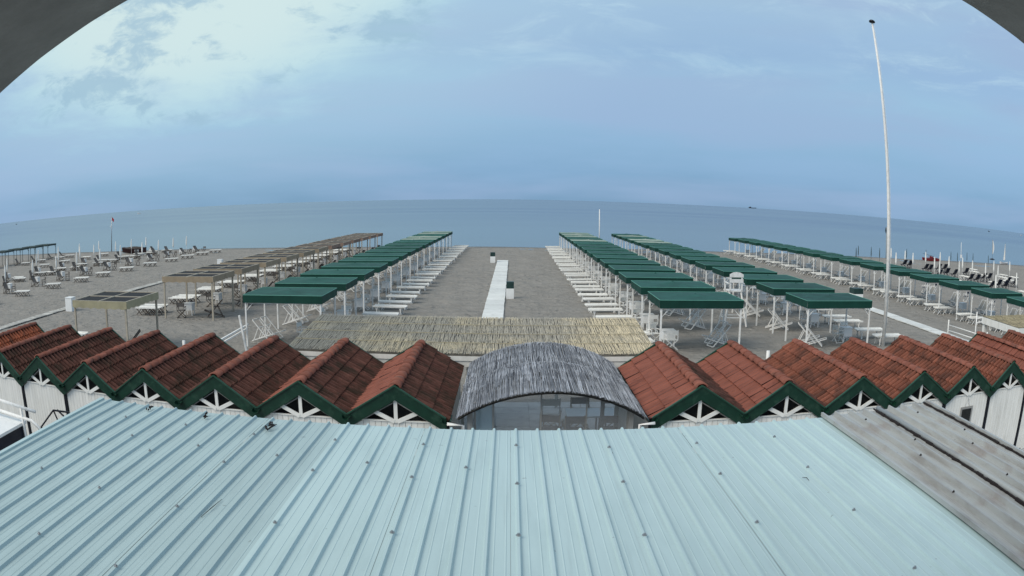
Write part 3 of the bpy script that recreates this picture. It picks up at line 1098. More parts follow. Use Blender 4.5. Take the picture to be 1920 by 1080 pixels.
T_green = tent_template('green_tent', 4.0, 3.25, 2.4, 'green_canvas', 'green_canvas_valance', None, 'green_piping', 'white_paint')
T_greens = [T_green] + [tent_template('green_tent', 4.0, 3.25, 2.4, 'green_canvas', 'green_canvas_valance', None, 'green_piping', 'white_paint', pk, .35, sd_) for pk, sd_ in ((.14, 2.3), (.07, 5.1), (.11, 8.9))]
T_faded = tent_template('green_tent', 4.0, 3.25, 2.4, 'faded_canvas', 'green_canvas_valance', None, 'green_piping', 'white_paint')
mat('slate_canvas', (.045, .070, .070), .8, .1, 3)
T_dark = tent_template('dark_tent', 4.0, 3.25, 2.4, 'slate_canvas', 'slate_canvas', None, 'slate_canvas', 'slate_canvas', .05, .22)


def shade_template(cm):
    w, d, z = 3.8, 3.9, 2.5
    fr = MB()
    for x in (-w / 2 + .04, 0, w / 2 - .04):
        fr.bar((x, 0, z), (x, d, z), .09, .05)
    for y in (.05, d / 2, d - .05):
        for x0, x1 in ((-w / 2 + .09, -.05), (.05, w / 2 - .09)):
            fr.bar((x0, y, z - .002), (x1, y, z - .002), .09, .05)
    parts = [('top_frame', fr, 'beige_paint', False)]
    for x0, x1 in ((-w / 2 + .1, -.06), (.06, w / 2 - .1)):
        for y0, y1 in ((.11, d / 2 - .06), (d / 2 + .06, d - .11)):
            parts.append(('shade_panel', MB().box(x0, x1, y0, y1, z - .02, z - .012), 'shade_mesh', False))
    parts.append(('valance', valance(w + .04, d, z + .02, z - .30, .05), cm, True))
    for x in (-w / 2 + .1, w / 2 - .1):
        for y in (.1, d - .1):
            parts.append(('post', MB().bar((x, y, -.25), (x, y, z - .03), .10), 'beige_paint', False))
    return Template('shade_tent', parts)


T_olive, T_tan, T_brown = shade_template('olive_canvas'), shade_template('tan_canvas'), shade_template('brown_canvas')


def lounger_template(name, cloth, frame, crossed):
    l, w, z = 1.98, .70, .43
    parts = []

    def fn(u, v):
        return ((u - .5) * l, (v - .5) * (w - .06), z - .02 * math.sin(math.pi * v) + (.05 * max(0, u - .75) * 4 * .5))
    bed = MB().grid(8, 4, fn)
    bed.grid(8, 4, lambda u, v: tuple(Vector(fn(1 - u, v)) - Vector((0, 0, .012))))
    parts.append(('bed_cloth', bed, cloth, True))
    fr = MB()
    for s in (-1, 1):
        fr.bar((-l / 2, s * w / 2, z - .005), (l / 2, s * w / 2, z + .02), .055, .085)
    fr.bar((-l / 2, -w / 2, z - .02), (-l / 2, w / 2, z - .02), .04, .04).bar((l / 2, -w / 2, z), (l / 2, w / 2, z), .04, .04)
    parts.append(('bed_frame', fr, cloth if not crossed == 2 else frame, False))
    for x in (-.72, .05, .72) if crossed else (-.72, .72):
        for s in (-1, 1):
            lg = MB()
            if crossed:
                lg.bar((x - .24, s * (w / 2 - .03), z - .03), (x + .24, s * (w / 2 - .03), -.03), .04)
                lg.bar((x + .24, s * (w / 2 - .075), z - .03), (x - .24, s * (w / 2 - .075), -.03), .04)
                parts.append(('crossed_leg', lg, frame, False))
            else:
                lg.bar((x, s * (w / 2 - .02), z - .03), (x + .06, s * (w / 2 - .02), -.03), .05)
                lg.bar((x + .13, s * (w / 2 - .07), z - .03), (x - .04, s * (w / 2 - .07), -.03), .04)
                parts.append(('leg', lg, frame, False))
    return Template(name, parts)


T_lng = lounger_template('beach_lounger', 'white_cloth', 'white_paint', 0)
T_lngx = lounger_template('beach_lounger', 'white_cloth', 'white_paint', 1)
T_lngd = lounger_template('beach_lounger', 'white_cloth', 'dark_wood', 1)


def deck_template(name, frame, cloth=None):
    """faces +x: back rail from the ground in front up to the rear top"""
    w = .58
    bk, st, su = MB(), MB(), MB()
    for s in (-1, 1):
        bk.bar((.38, s * w / 2, .04), (-.62, s * w / 2, 1.02), .045, .04)
        st.bar((.60, s * (w / 2 - .05), .42), (-.72, s * (w / 2 - .05), .0), .045, .04)
        su.bar((-.30, s * (w / 2 - .025), .66), (-.60, s * (w / 2 - .025), .06), .035)
    bk.bar((-.62, -w / 2, 1.02), (-.62, w / 2, 1.02), .04).bar((.38, -w / 2, .04), (.38, w / 2, .04), .04)
    st.bar((.60, -w / 2 + .05, .42), (.60, w / 2 - .05, .42), .04).bar((-.72, -w / 2 + .05, .0), (-.72, w / 2 - .05, .0), .04).bar((-.30, -w / 2 + .05, .14), (-.30, w / 2 - .05, .14), .03)
    su.bar((-.30, -w / 2, .66), (-.30, w / 2, .66), .03)
    parts = [('back_frame', bk, frame, False), ('seat_frame', st, frame, False), ('prop', su, frame, False)]
    if cloth:
        def fn(u, v):
            x = -.60 + 1.20 * u
            zz = 1.0 * (1 - u) ** 1.25 + .40 * u - .16 * math.sin(math.pi * u)
            return (x, (v - .5) * (w - .1), zz)
        sl = MB().grid(8, 2, fn)
        sl.grid(8, 2, lambda u, v: tuple(Vector(fn(u, 1 - v)) - Vector((.006, 0, .008))))
        parts.append(('sling', sl, cloth, True))
    return Template(name, parts)


T_deckw = deck_template('deckchair', 'white_paint')
T_deckg = deck_template('deckchair', 'white_paint', 'grey_cloth')
T_deckd = deck_template('deckchair', 'dark_wood', 'dark_cloth')
T_deckn = deck_template('deckchair', 'hull_dark', 'navy_cloth')


def chair_template(name, frame, cloth):
    w, d = .52, .46
    lg, arms = MB(), []
    for y in (-d / 2, d / 2):
        lg.bar((-w / 2, y, .44), (w / 2, y, .02), .035).bar((w / 2, y, .44), (-w / 2, y, .02), .035)
    for s in (-1, 1):
        lg.bar((s * w / 2, -d / 2 - .02, .0), (s * w / 2, d / 2 + .02, .0), .035)
        ar = MB()
        arms.append(('arm_frame', ar, frame, False))
        ar.bar((s * w / 2, -d / 2, .44), (s * w / 2, -d / 2, .63), .035).bar((s * w / 2, d / 2, .44), (s * w / 2, d / 2, .90), .035)
        ar.bar((s * w / 2, -d / 2 - .03, .645), (s * w / 2, d / 2, .645), .05, .03)
    st = MB().box(-w / 2, w / 2, -d / 2, d / 2, .435, .455)
    bk = MB().box(-w / 2, w / 2, d / 2 - .012, d / 2 + .012, .68, .88)
    return Template(name, arms + [('crossed_legs', lg, frame, False), ('seat', st, cloth, False), ('backrest', bk, cloth, False)])


T_chw = chair_template('director_chair', 'white_paint', 'white_cloth')
T_chd = chair_template('director_chair', 'dark_wood', 'dark_cloth')
T_chn = chair_template('director_chair', 'white_paint', 'navy_cloth')
T_cht = chair_template('director_chair', 'beige_paint', 'taupe_cloth')


def box_template(name, m):
    w = .58
    bx = MB().box(-w / 2, w / 2, -w / 2, w / 2, .30, .72)
    parts = [('cabinet', bx, m, False), ('table_top', MB().box(-w / 2 - .04, w / 2 + .04, -w / 2 - .04, w / 2 + .04, .722, .755), m, False)]
    for x in (-1, 1):
        for y in (-1, 1):
            parts.append(('leg', MB().bar((x * (w / 2 - .03), y * (w / 2 - .03), -.05), (x * (w / 2 - .03), y * (w / 2 - .03), .298), .045), m, False))
    return Template(name, parts)


T_box = box_template('beach_table', 'plastic_white')
T_boxb = box_template('beach_table', 'white_paint')


def umbrella_template(name, cloth, pole, h=2.4, fat=1.0):
    pts = [(0, 0, h - 1.45), (0, 0, h - 1.2), (0, 0, h - .7), (0, 0, h - .1), (0, 0, h)]
    cl = MB().tube(pts, [.08 * fat, .135 * fat, .125 * fat, .075 * fat, .02], 9)
    kn = MB().tube([(0, 0, h), (0, 0, h + .06)], [.02, .008], 6)
    po = MB().tube([(0, 0, -.2), (0, 0, h - 1.3)], .024, 7)
    return Template(name, [('folded_canopy', cl, cloth, True), ('pole', po, pole, True), ('finial', kn, pole, True)])


T_umb = umbrella_template('closed_umbrella', 'white_cloth', 'white_paint')
T_umbg = umbrella_template('closed_umbrella', 'slate_canvas', 'slate_canvas', 2.3, .6)

# ------------------------------------------------------------------ rows of tents with their furniture
TP = 5.35
J = random.Random(17)


def jit(a):
    return J.uniform(-a, a)


FAR = 7


def side_words(k):
    return ('nearer', 'farther')[k]


# row left of the walkway
for i in range(15):
    y = 33.8 + TP * i
    n = ORD[i]
    far = i >= FAR
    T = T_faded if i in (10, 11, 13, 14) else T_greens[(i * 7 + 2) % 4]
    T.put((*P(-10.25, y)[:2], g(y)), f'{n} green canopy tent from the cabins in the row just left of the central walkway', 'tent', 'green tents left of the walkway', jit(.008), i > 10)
    for k, dy in enumerate((1.3, 3.4)):
        T_lng.put(P(-7.05 + jit(.1), y + dy + jit(.22)), f'{side_words(k)} white lounger beside the {n} green tent left of the walkway', 'lounger', 'white loungers left of the walkway', jit(.09) + math.pi, i >= 9)
    if i < 12:
        for k, dy in enumerate((1.75, 2.55)):
            T_deckw.put(P(-11.55 + jit(.12), y + dy + jit(.1)), f'{side_words(k)} bare white deckchair under the {n} green tent left of walkway', 'deckchair', 'white deckchairs left of the walkway', -.22 + jit(.08), far)
        T_box.put(P(-9.0 + jit(.1), y + 2.2 + jit(.1)), f'white box table under the {n} green tent left of the walkway', 'table', 'white box tables left of the walkway', jit(.1), far)
        for k, (dx, dy, rz) in enumerate(((-9.75, 2.0, math.pi / 2), (-8.95, 3.05, 0))):
            T_chw.put(P(dx + jit(.1), y + dy + jit(.1)), f'{side_words(k)} white director chair under the {n} green tent left of walkway', 'chair', 'white chairs left of the walkway', rz + jit(.2), far)

# first row right of the walkway
for i in range(15):
    y = 33.55 + TP * i
    n = ORD[i]
    far = i >= FAR
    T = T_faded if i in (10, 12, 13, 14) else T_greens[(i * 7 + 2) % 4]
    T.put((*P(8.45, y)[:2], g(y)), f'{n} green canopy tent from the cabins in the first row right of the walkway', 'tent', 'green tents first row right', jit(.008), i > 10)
    for k, dy in enumerate((1.3, 3.4)):
        T_lng.put(P(5.5 + jit(.1), y + dy + jit(.22)), f'{side_words(k)} white lounger beside the {n} green tent right of the walkway', 'lounger', 'white loungers right of the walkway', jit(.09), i >= 9)
    if i < 12:
        for k, dy in enumerate((1.9, 2.7)):
            T_deckw.put(P(9.75 + jit(.12), y + dy + jit(.1)), f'{side_words(k)} bare white deckchair under the {n} green tent right of walkway', 'deckchair', 'white deckchairs first row right', math.pi + .35 + jit(.08), far)
        T_box.put(P(7.35 + jit(.1), y + 2.35 + jit(.1)), f'white box table under the {n} green tent right of the walkway', 'table', 'white box tables first row right', jit(.1), far)
        for k, (dx, dy, rz) in enumerate(((7.4, 1.35, math.pi), (6.85, 3.2, .4))):
            T_chw.put(P(dx + jit(.1), y + dy + jit(.1)), f'{side_words(k)} white director chair under the {n} green tent right of walkway', 'chair', 'white chairs first row right', rz + jit(.2), far)

# second row right of the walkway
for i in range(15):
    y = 33.5 + TP * i
    n = ORD[i]
    far = i >= FAR
    T = T_faded if i in (10, 11, 13) else T_greens[(i * 7 + 2) % 4]
    T.put((*P(15.85, y)[:2], g(y)), f'{n} green canopy tent from the cabins in the second row right of walkway', 'tent', 'green tents second row right', jit(.008), i > 10)
    for k, dy in enumerate((1.4, 3.4)):
        T_lng.put(P(19.75 + jit(.12), y + dy + jit(.22)), f'{side_words(k)} white lounger beside the {n} tent of the second row right', 'lounger', 'white loungers second row right', jit(.05) + math.pi, far)
    if i < 12:
        for k, dy in enumerate((1.35, 2.15)):
            T_deckw.put(P(15.0 + jit(.12), y + dy + jit(.1)), f'{side_words(k)} bare white deckchair under the {n} tent of second row right', 'deckchair', 'white deckchairs second row right', -.35 + jit(.08), far)
        T_box.put(P(17.45 + jit(.1), y + 2.3 + jit(.1)), f'white box table under the {n} tent of the second row right', 'table', 'white box tables second row right', jit(.1), far)
        for k, (dx, dy, rz) in enumerate(((16.9, 2.3, math.pi / 2), (17.9, 3.2, .2))):
            T_chw.put(P(dx + jit(.1), y + dy + jit(.1)), f'{side_words(k)} white director chair under the {n} tent of second row right', 'chair', 'white chairs second row right', rz + jit(.2), far)

# third green row, beyond the right hand path
for i in range(15):
    y = 32.1 + TP * i
    n = ORD[i]
    far = i >= 6
    T_greens[(i * 3 + 1) % 4].put((*P(33.3, y)[:2], g(y)), f'{n} green canopy tent from the cabins in the row beyond the right path', 'tent', 'green tents beyond the right path', jit(.008), i > 8)
    for k, dy in enumerate((2.95, 4.75)):
        T_lngx.put(P(32.0 + jit(.12), y + dy + jit(.12)), f'{side_words(k)} white crossed leg lounger by the {n} tent beyond the right path', 'lounger', 'white loungers beyond the right path', jit(.06) + math.pi, i >= 8)
    for k, dy in enumerate((1.7, 2.45)):
        T_deckg.put(P(36.2 + jit(.12), y + dy + jit(.1)), f'{side_words(k)} grey deckchair behind the {n} tent beyond the right path', 'deckchair', 'grey deckchairs beyond the right path', math.pi + .3 + jit(.1), far)
    T_box.put(P(34.3 + jit(.15), y + 3.4 + jit(.15)), f'white box table by the {n} tent beyond the right path', 'table', 'white box tables beyond the right path', jit(.1), far)

# beige shade tents of the left neighbour
SH = [29.55] + [41.5 + 5.4 * k for k in range(12)]
for i, y in enumerate(SH):
    n = ORD[i]
    far = i >= 6
    T = T_olive if i == 0 else (T_tan if i < 7 else T_brown)
    T.put((*P(-19.0, y)[:2], g(y)), f'{n} {"olive" if i == 0 else "tan" if i < 7 else "brown"} shade tent from the cabins in the row left of the green tents', 'tent', 'beige shade tents on the left', jit(.008), i > 8)
    for k, dy in enumerate((1.5, 2.6)):
        T_lngd.put(P(-22.75 + jit(.15), y + dy + jit(.15)), f'{side_words(k)} dark legged lounger left of the {n} shade tent', 'lounger', 'dark legged loungers by the shade tents', jit(.06), i >= 8)
    T_boxb.put(P(-19.75 + jit(.1), y + 1.85 + jit(.1)), f'white box table under the {n} shade tent on the left', 'table', 'white box tables under the shade tents', jit(.1), far)
    T_chd.put(P(-19.8 + jit(.1), y + .45 + jit(.1)), f'dark director chair under the {n} shade tent on the left', 'chair', 'dark chairs under the shade tents', math.pi + jit(.3), far)
    T_deckd.put(P(-17.6 + jit(.1), y + 1.2 + jit(.1)), f'dark deckchair at the right of the {n} shade tent', 'deckchair', 'dark deckchairs by the shade tents', math.pi + .5 + jit(.2), far)

# closed umbrellas far left, two rows with furniture
for i, y in enumerate((49.5, 55.5, 62.0, 68.0, 73.8, 80.2, 87.0, 94.0, 100.0, 106.0, 111.3)):
    n = ORD[i]
    far = i >= 4
    if y > 50:
        T_umb.put((-51.0 + jit(.2), y, g(y)), f'{n} closed white umbrella from the cabins in the nearer left row', 'umbrella', 'closed umbrellas nearer left row', 0, far)
    T_deckd.put((-47.2 + jit(.2), y - 4.0, g(y - 4)), f'dark deckchair of the {n} set in the nearer left umbrella row', 'deckchair', 'dark deckchairs nearer left row', -.3 + jit(.2), far)
    T_boxb.put((-48.3 + jit(.2), y - 2.0, g(y - 2)), f'white box table of the {n} set in the nearer left umbrella row', 'table', 'white tables nearer left row', jit(.2), far)
    T_chd.put((-46.0 + jit(.2), y - 3.8, g(y - 4)), f'dark chair of the {n} set in the nearer left umbrella row', 'chair', 'dark chairs nearer left row', -.6 + jit(.3), far)
    T_lngd.put((-43.0 + jit(.2), y - 5.3, g(y - 5)), f'dark legged lounger of the {n} set in the nearer left umbrella row', 'lounger', 'dark legged loungers nearer left row', .15 + jit(.1), far)
for i, y in enumerate((59.5, 66.2, 74.2, 81.0, 88.0, 93.0, 100.5, 107.0, 113.0)):
    n = ORD[i]
    if y > 65:
        T_umb.put((-60.2 + jit(.2), y, g(y)), f'{n} closed white umbrella in the second left umbrella row', 'umbrella', 'closed umbrellas second left row', 0, True)
    T_deckd.put((-57.0 + jit(.2), y - 3.4, g(y)), f'dark deckchair of the {n} set in the second left umbrella row', 'deckchair', 'dark deckchairs second left row', -.3 + jit(.2), True)
    T_boxb.put((-58.0 + jit(.2), y - 2.0, g(y)), f'white box table of the {n} set in the second left umbrella row', 'table', 'white tables second left row', jit(.2), True)
    T_lngd.put((-53.9 + jit(.2), y - 3.9, g(y)), f'dark legged lounger of the {n} set in the second left umbrella row', 'lounger', 'dark legged loungers second left row', .15 + jit(.1), True)
for i, y in enumerate((52.0, 58.6, 65.2, 71.0, 77.0, 83.4, 90.2, 97.0, 103.0, 108.5)):
    T_lngd.put((-55.6 + jit(.4), y - 1.6, g(y)), f'{ORD[i]} dark legged lounger between the two left umbrella rows', 'lounger', 'loungers between the left umbrella rows', .15 + jit(.15), i > 3)
    T_deckd.put((-53.2 + jit(.3), y - .6, g(y)), f'{ORD[i]} dark deckchair between the two left umbrella rows', 'deckchair', 'deckchairs between the left umbrella rows', -.3 + jit(.25), i > 3)
for i, y in enumerate((84.0, 91.0, 98.5, 105.5)):
    T_umb.put((-67.5 + jit(.4), y, g(y)), f'{ORD[i]} closed white umbrella in the outermost left row', 'umbrella', 'closed umbrellas outermost left row', 0, True)
    T_lngd.put((-64.5 + jit(.4), y - 2, g(y)), f'{ORD[i]} dark legged lounger in the outermost left row', 'lounger', 'loungers outermost left row', .15 + jit(.15), True)
for i, y in enumerate((86.5, 92.0, 97.5, 102.0)):
    T_lngd.put((-72.6 + jit(.5), y, g(y)), f'{ORD[i]} lounger standing before the dark tents at far left', 'lounger', 'loungers by the far left tents', .15 + jit(.1), True)
    T_deckd.put((-75.4 + jit(.5), y + .5, g(y)), f'{ORD[i]} dark deckchair standing before the tents at far left', 'deckchair', 'deckchairs by the far left tents', jit(.3), True)
for i, y in enumerate((79.5, 84.8, 90.1, 95.4, 100.4)):
    T_dark.put((-79.6, y, g(y)), f'{ORD[i]} dark green tent of the short row at far left', 'tent', 'dark tents at far left', 0, True)

# closed umbrellas and navy chairs far right
UR = [(57.0, 100.5), (56.5, 94.5), (54.8, 89.0), (60.8, 94.2), (53.8, 80.6), (65.6, 96.3), (59.6, 84.6), (54.8, 74.8), (62.0, 83.6), (59.7, 77.5), (59.0, 72.8), (45.8, 54.2), (59.4, 69.8), (72.7, 81.6), (53.4, 58.2), (49.0, 72.0), (66.5, 79.5), (50.0, 86.5)]
WHO = 'closed white umbrella among the navy chairs at far right'
for i, (x, y) in enumerate(sorted(UR, key=lambda p: p[1])):
    T_umb.put((x, y, g(y)), f'{ORD[i]} nearest closed white umbrella among the navy chairs far right', 'umbrella', 'closed white umbrellas far right', 0, y > 62)
NV = [(55.34, 93.27), (56.18, 92.64), (55.26, 85.98), (55.82, 85.32), (58.9, 87.21), (60.61, 87.79), (51.47, 76.22), (55.36, 79.51), (55.9, 78.0), (61.03, 81.53), (54.38, 71.34), (55.43, 70.89), (59.11, 73.77), (60.34, 73.7), (51.37, 62.19), (54.77, 64.41), (55.5, 63.5), (60.41, 68.51), (60.95, 67.28), (39.14, 60.62), (40.33, 60.26), (40.29, 53.29), (39.27, 46.86)]
for i, (x, y) in enumerate(sorted(NV, key=lambda p: p[1])):
    nm = ORD[i] if i < 20 else ('twenty-' + ORD[i - 20])
    if x < 42:
        T_chn.put((x, y, g(y)), f'{nm} nearest navy backed white director chair behind the right green row', 'chair', 'navy chairs behind the right row', math.pi + .5 + jit(.2))
    else:
        o_ = T_deckn.put((x + .2, y, g(y)), f'{nm} nearest navy deckchair on the beach right of the tents', 'deckchair', 'navy deckchairs far right', math.pi * .5 + jit(.12), y > 66)
        o_.scale = (1.15, 1.2, 1.15)
for i, (x, y) in enumerate(((66.5, 76.5), (70.6, 81.2), (70.3, 77.4), (57.5, 68.5), (57.0, 76.0), (62.5, 71.5), (48.5, 60.5), (47.5, 66.0), (51.0, 70.5), (52.0, 83.5), (63.5, 79.0), (66.0, 85.0), (47.0, 76.5), (49.5, 90.0), (65.0, 73.0), (55.0, 58.0), (69.5, 90.0))):
    T_lngx.put((x, y, g(y)), f'{ORD[i]} white lounger among the navy chairs on the far right beach', 'lounger', 'white loungers far right', math.pi * .6 + jit(.1), True)
for i, (x, y) in enumerate(((48.2, 97.0), (52.6, 105.0), (54.2, 103.0), (54.6, 100.5), (73.4, 103.5), (74.0, 101.8), (79.5, 105.5), (80.2, 104.0), (81.8, 100.0), (62.5, 104.0), (67.5, 104.5))):
    T_umbg.put((x, y, g(y)), f'{ORD[i]} closed dark green umbrella from left near the right shoreline', 'umbrella', 'closed green umbrellas near the shore', 0, True)

# ------------------------------------------------------------------ paths


def walkway(name, label, x0, x1, y0, y1, seg, m, skewed=True, seed=1, drift=0.0):
    r = thing(name, (0, 0, 0), label, 'walkway')
    rr = random.Random(seed)
    me = MB().box(-(x1 - x0) / 2, (x1 - x0) / 2, .018, seg - .018, -.05, .0).mesh('walk_slab', m)
    me2 = me.copy()
    y = y0
    xm = (x0 + x1) / 2
    while y < y1:
        z = g(y) + .062 + rr.uniform(-.006, .012)
        o = obj('walk_slab', me, r, (skew(xm, y) + rr.uniform(-.015, .015) + drift * (y - y0), y, z), (math.atan(-.00617) + rr.uniform(-.006, .006), 0, rr.uniform(-.008, .008)))
        y += seg
    return r


walkway('walkway', 'white slab walkway running straight to the sea between the tents', -1.55, -.37, 25.3, 88.2, 1.25, 'walk_slab', seed=2)
walkway('walkway', 'worn pale slab path on the far left beach', -32.2, -31.35, 22.0, 74.0, 1.0, 'walk_slab_old', seed=4)
walkway('walkway', 'white slab path between the flagpole and the right tents', 25.15, 26.25, 20.5, 96.0, 1.25, 'walk_slab', seed=6)

# ------------------------------------------------------------------ bins
def bin_(x, y, w, h, label, lid):
    r = thing('litter_bin', (x, y, g(y)), label, 'bin', 'litter bins', .03)
    hb = h * .60 if lid else h
    obj('bin_body', MB().box(-w / 2, w / 2, -w / 2, w / 2, -.03, hb).mesh('bin_body', 'plastic_white'), r)
    if lid:
        obj('bin_lid', MB().box(-w / 2 + .005, w / 2 - .005, -w / 2 + .005, w / 2 - .005, hb + .002, h).mesh('bin_lid', 'bin_green'), r)
    else:
        obj('bin_lid', MB().box(-w / 2 - .02, w / 2 + .02, -w / 2 - .02, w / 2 + .02, h + .002, h + .04).mesh('bin_lid', 'plastic_white'), r)


bin_(.03, 54.4, .50, 1.10, 'white bin with dark green top right of the central walkway', True)
bin_(-1.82, 86.6, .52, 1.08, 'white bin with dark top at the seaward end of the walkway', True)
bin_(-30.7, 43.0, .70, .90, 'plain white bin beside the far left path', False)
bin_(-33.0, 82.8, .60, .62, 'small white bin beyond the tan shade tents', False)
bin_(26.6, 53.2, .95, 1.05, 'white bin with dark top beside the right path', True)

# ------------------------------------------------------------------ lifeguard chair
lg = thing('lifeguard_chair', (12.35, 41.7, g(41.7) + .1), 'tall white wooden lifeguard chair between the two right rows', 'lifeguard chair', None, 0)
legs = {}
for sx in (-1, 1):
    for sy_ in (-1, 1):
        obj('leg', MB().bar((sx * .68, sy_ * .62, -.05), (sx * .34, sy_ * .32, 1.86), .09).mesh('guard_leg', 'white_paint'), lg)
for zz in (.45, .95, 1.42):
    k = 1 - zz / 1.86
    x, y = .34 + .34 * k, .32 + .30 * k
    obj('crossbar', MB().bar((-x, -y, zz), (x, -y, zz), .08, .05).mesh('crossbar', 'white_paint'), lg)
    obj('crossbar', MB().bar((-x, y, zz), (x, y, zz), .08, .05).mesh('crossbar', 'white_paint'), lg)
    obj('crossbar', MB().bar((-x, -y, zz - .06), (-x, y, zz - .06), .08, .05).mesh('crossbar', 'white_paint'), lg)
    obj('crossbar', MB().bar((x, -y, zz - .06), (x, y, zz - .06), .08, .05).mesh('crossbar', 'white_paint'), lg)
obj('seat', MB().box(-.42, .42, -.40, .44, 1.862, 1.93).mesh('guard_seat', 'white_paint'), lg)
for x in (-.35, .35):
    obj('back_post', MB().box(x - .05, x + .05, -.42, -.36, 1.932, 2.82).mesh('back_post', 'white_paint'), lg)
obj('back_board', MB().prism([(-.42, 2.66), (.42, 2.66), (.42, 2.82), (.22, 2.92), (0, 2.95), (-.22, 2.92), (-.42, 2.82)], -.46, -.425).mesh('back_board', 'white_paint'), lg)
obj('back_board', MB().box(-.42, .42, -.46, -.425, 2.36, 2.56).mesh('back_board2', 'white_paint'), lg)
for sx in (-1, 1):
    obj('armrest', MB().box(sx * .46 - .05, sx * .46 + .05, -.42, .45, 2.30, 2.34).mesh('armrest', 'white_paint'), lg)
    obj('arm_post', MB().box(sx * .44 - .03, sx * .44 + .03, .36, .42, 1.932, 2.298).mesh('arm_post', 'white_paint'), lg)

# ------------------------------------------------------------------ flagpoles
fp = thing('flagpole', (19.2, 34.2, g(34.2)), 'tall slim white flagpole with dark disc cap on the right', 'flagpole')
obj('pole', MB().tube([(0, 0, -.2), (0, 0, 6), (0, 0, 12), (0, 0, 17.25)], [.115, .105, .085, .062], 14).mesh('pole', 'white_paint', True), fp)
obj('disc_cap', MB().tube([(0, 0, 17.22), (0, 0, 17.26), (0, 0, 17.34), (0, 0, 17.40)], [.10, .20, .20, .12], 16).mesh('disc_cap', 'black_paint', True), fp)
obj('halyard', MB().tube([(.13, -.06, 1.2), (.10, -.05, 17.2)], .006, 5).mesh('halyard', 'white_cloth'), fp)
obj('cleat', MB().bar((.11, -.04, 1.05), (.11, -.04, 1.3), .04).mesh('cleat', 'steel'), fp)
fp = thing('mast', (13.55, 122.0, SEA_Z - .4), 'thin bare white mast standing in the shallow water', 'mast')
obj('pole', MB().tube([(0, 0, 0), (0, 0, 6.1)], [.10, .07], 8).mesh('pole', 'white_paint', True), fp)
fp = thing('flag_mast', (-71.0, 116.8, g(116.8)), 'grey flag mast with a small red flag on the left shore', 'flagpole')
obj('pole', MB().tube([(0, 0, -.2), (0, 0, 6.3)], [.10, .06], 8).mesh('pole', 'steel', True), fp)
obj('flag', MB().grid(6, 3, lambda u, v: (.06 + .52 * u, .08 * math.sin(u * 6), 6.1 - .55 * v - .35 * u)).mesh('flag', 'red_flag', True), fp)
obj('bracket', MB().bar((0, 0, 4.3), (-.45, 0, 4.5), .08).mesh('bracket', 'white_paint'), fp)
fp = thing('flag_mast', (63.4, 113.9, g(113.9)), 'thin mast with furled dark flag seen behind the tall flagpole', 'flagpole')
obj('pole', MB().tube([(0, 0, -.2), (0, 0, 5.4)], [.07, .05], 8).mesh('pole', 'beige_paint', True), fp)
obj('flag', MB().tube([(-.12, 0, 5.3), (-.14, 0, 4.8), (-.1, 0, 4.3)], [.06, .14, .05], 7).mesh('furled_flag', 'dark_flag', True), fp)
fp = thing('shore_sign', (80.0, 108.6, g(108.6)), 'slim white post with a small square sign on right shore', 'sign')
obj('post', MB().tube([(0, 0, -.2), (0, 0, 3.9)], .05, 8).mesh('post', 'white_paint', True), fp)
obj('sign_plate', MB().box(-.28, .28, -.07, -.052, 1.1, 1.7).mesh('sign_plate', 'plastic_white'), fp)

# ------------------------------------------------------------------ boats
def hull(l, w, h, m, name):
    mb = MB()
    n = 10
    sec = []
    for i in range(n + 1):
        u = i / n
        b_ = w / 2 * math.sin(math.pi * min(1, .18 + u * .82)) ** .6 if u < 1 else .02
        zl = .12 * h * (2 * u - 1) ** 2 * 3
        sec.append([(-l / 2 + l * u, -b_, h + zl), (-l / 2 + l * u, -b_ * .6, .1 * h + zl * .6), (-l / 2 + l * u, 0, zl * .5), (-l / 2 + l * u, b_ * .6, .1 * h + zl * .6), (-l / 2 + l * u, b_, h + zl)])
    vs = [p for s in sec for p in s]
    fs = [(i * 5 + k, (i + 1) * 5 + k, (i + 1) * 5 + k + 1, i * 5 + k + 1) for i in range(n) for k in range(4)]
    fs += [(0, 1, 2, 3, 4), tuple(n * 5 + k for k in (4, 3, 2, 1, 0))]
    fs += [(i * 5 + 4, (i + 1) * 5 + 4, (i + 1) * 5, i * 5) for i in range(n)]
    return mb.add(vs, fs).mesh(name, m)


rb = thing('rescue_boat', (75.0, 113.6, g(113.6) + .02), 'red rescue catamaran beached on the right shore', 'boat', None, .12)
for sy_ in (-.55, .55):
    o = obj('hull', hull(4.6, .5, .42, 'red_plastic', 'rescue_hull'), rb, (0, sy_, 0))
obj('deck', MB().box(-1.0, 1.2, -.6, .6, .50, .56).mesh('deck', 'red_plastic'), rb)
obj('seat', MB().box(-.3, .1, -.4, .4, .562, .80).mesh('boat_seat', 'red_plastic'), rb)
obj('oar', MB().tube([(-1.9, -1.0, .9), (.3, .5, .85)], .03, 6).tube([(-1.7, 1.2, 1.2), (.3, -.4, .85)], .03, 6).mesh('oar', 'dark_wood'), rb)
rb = thing('rescue_boat', (-60.5, 108.5, g(108.5) + .02), 'dark red boat drawn up behind the left umbrellas', 'boat', None, -.1)
obj('hull', hull(5.6, 1.5, .75, 'dark_red', 'rowing_hull'), rb)
obj('boat_cover', MB().grid(6, 4, lambda u, v: (-2.0 + 4.0 * u, (v - .5) * 1.3, .78 + .35 * math.sin(math.pi * v) * (.6 + .4 * math.sin(math.pi * u)))).mesh('boat_cover', 'dark_wood', True), rb)
rb = thing('beached_boat', (-27.0, 112.2, g(112.2)), 'small dark boat on the shore behind the brown shade tents', 'boat', None, .1)
obj('hull', hull(5.5, 1.3, .55, 'hull_dark', 'shore_hull'), rb)
for x in (-.45, .95):
    obj('thwart', MB().box(x - .15, x + .15, -.5, .5, .58, .63).mesh('thwart', 'red_plastic'), rb)
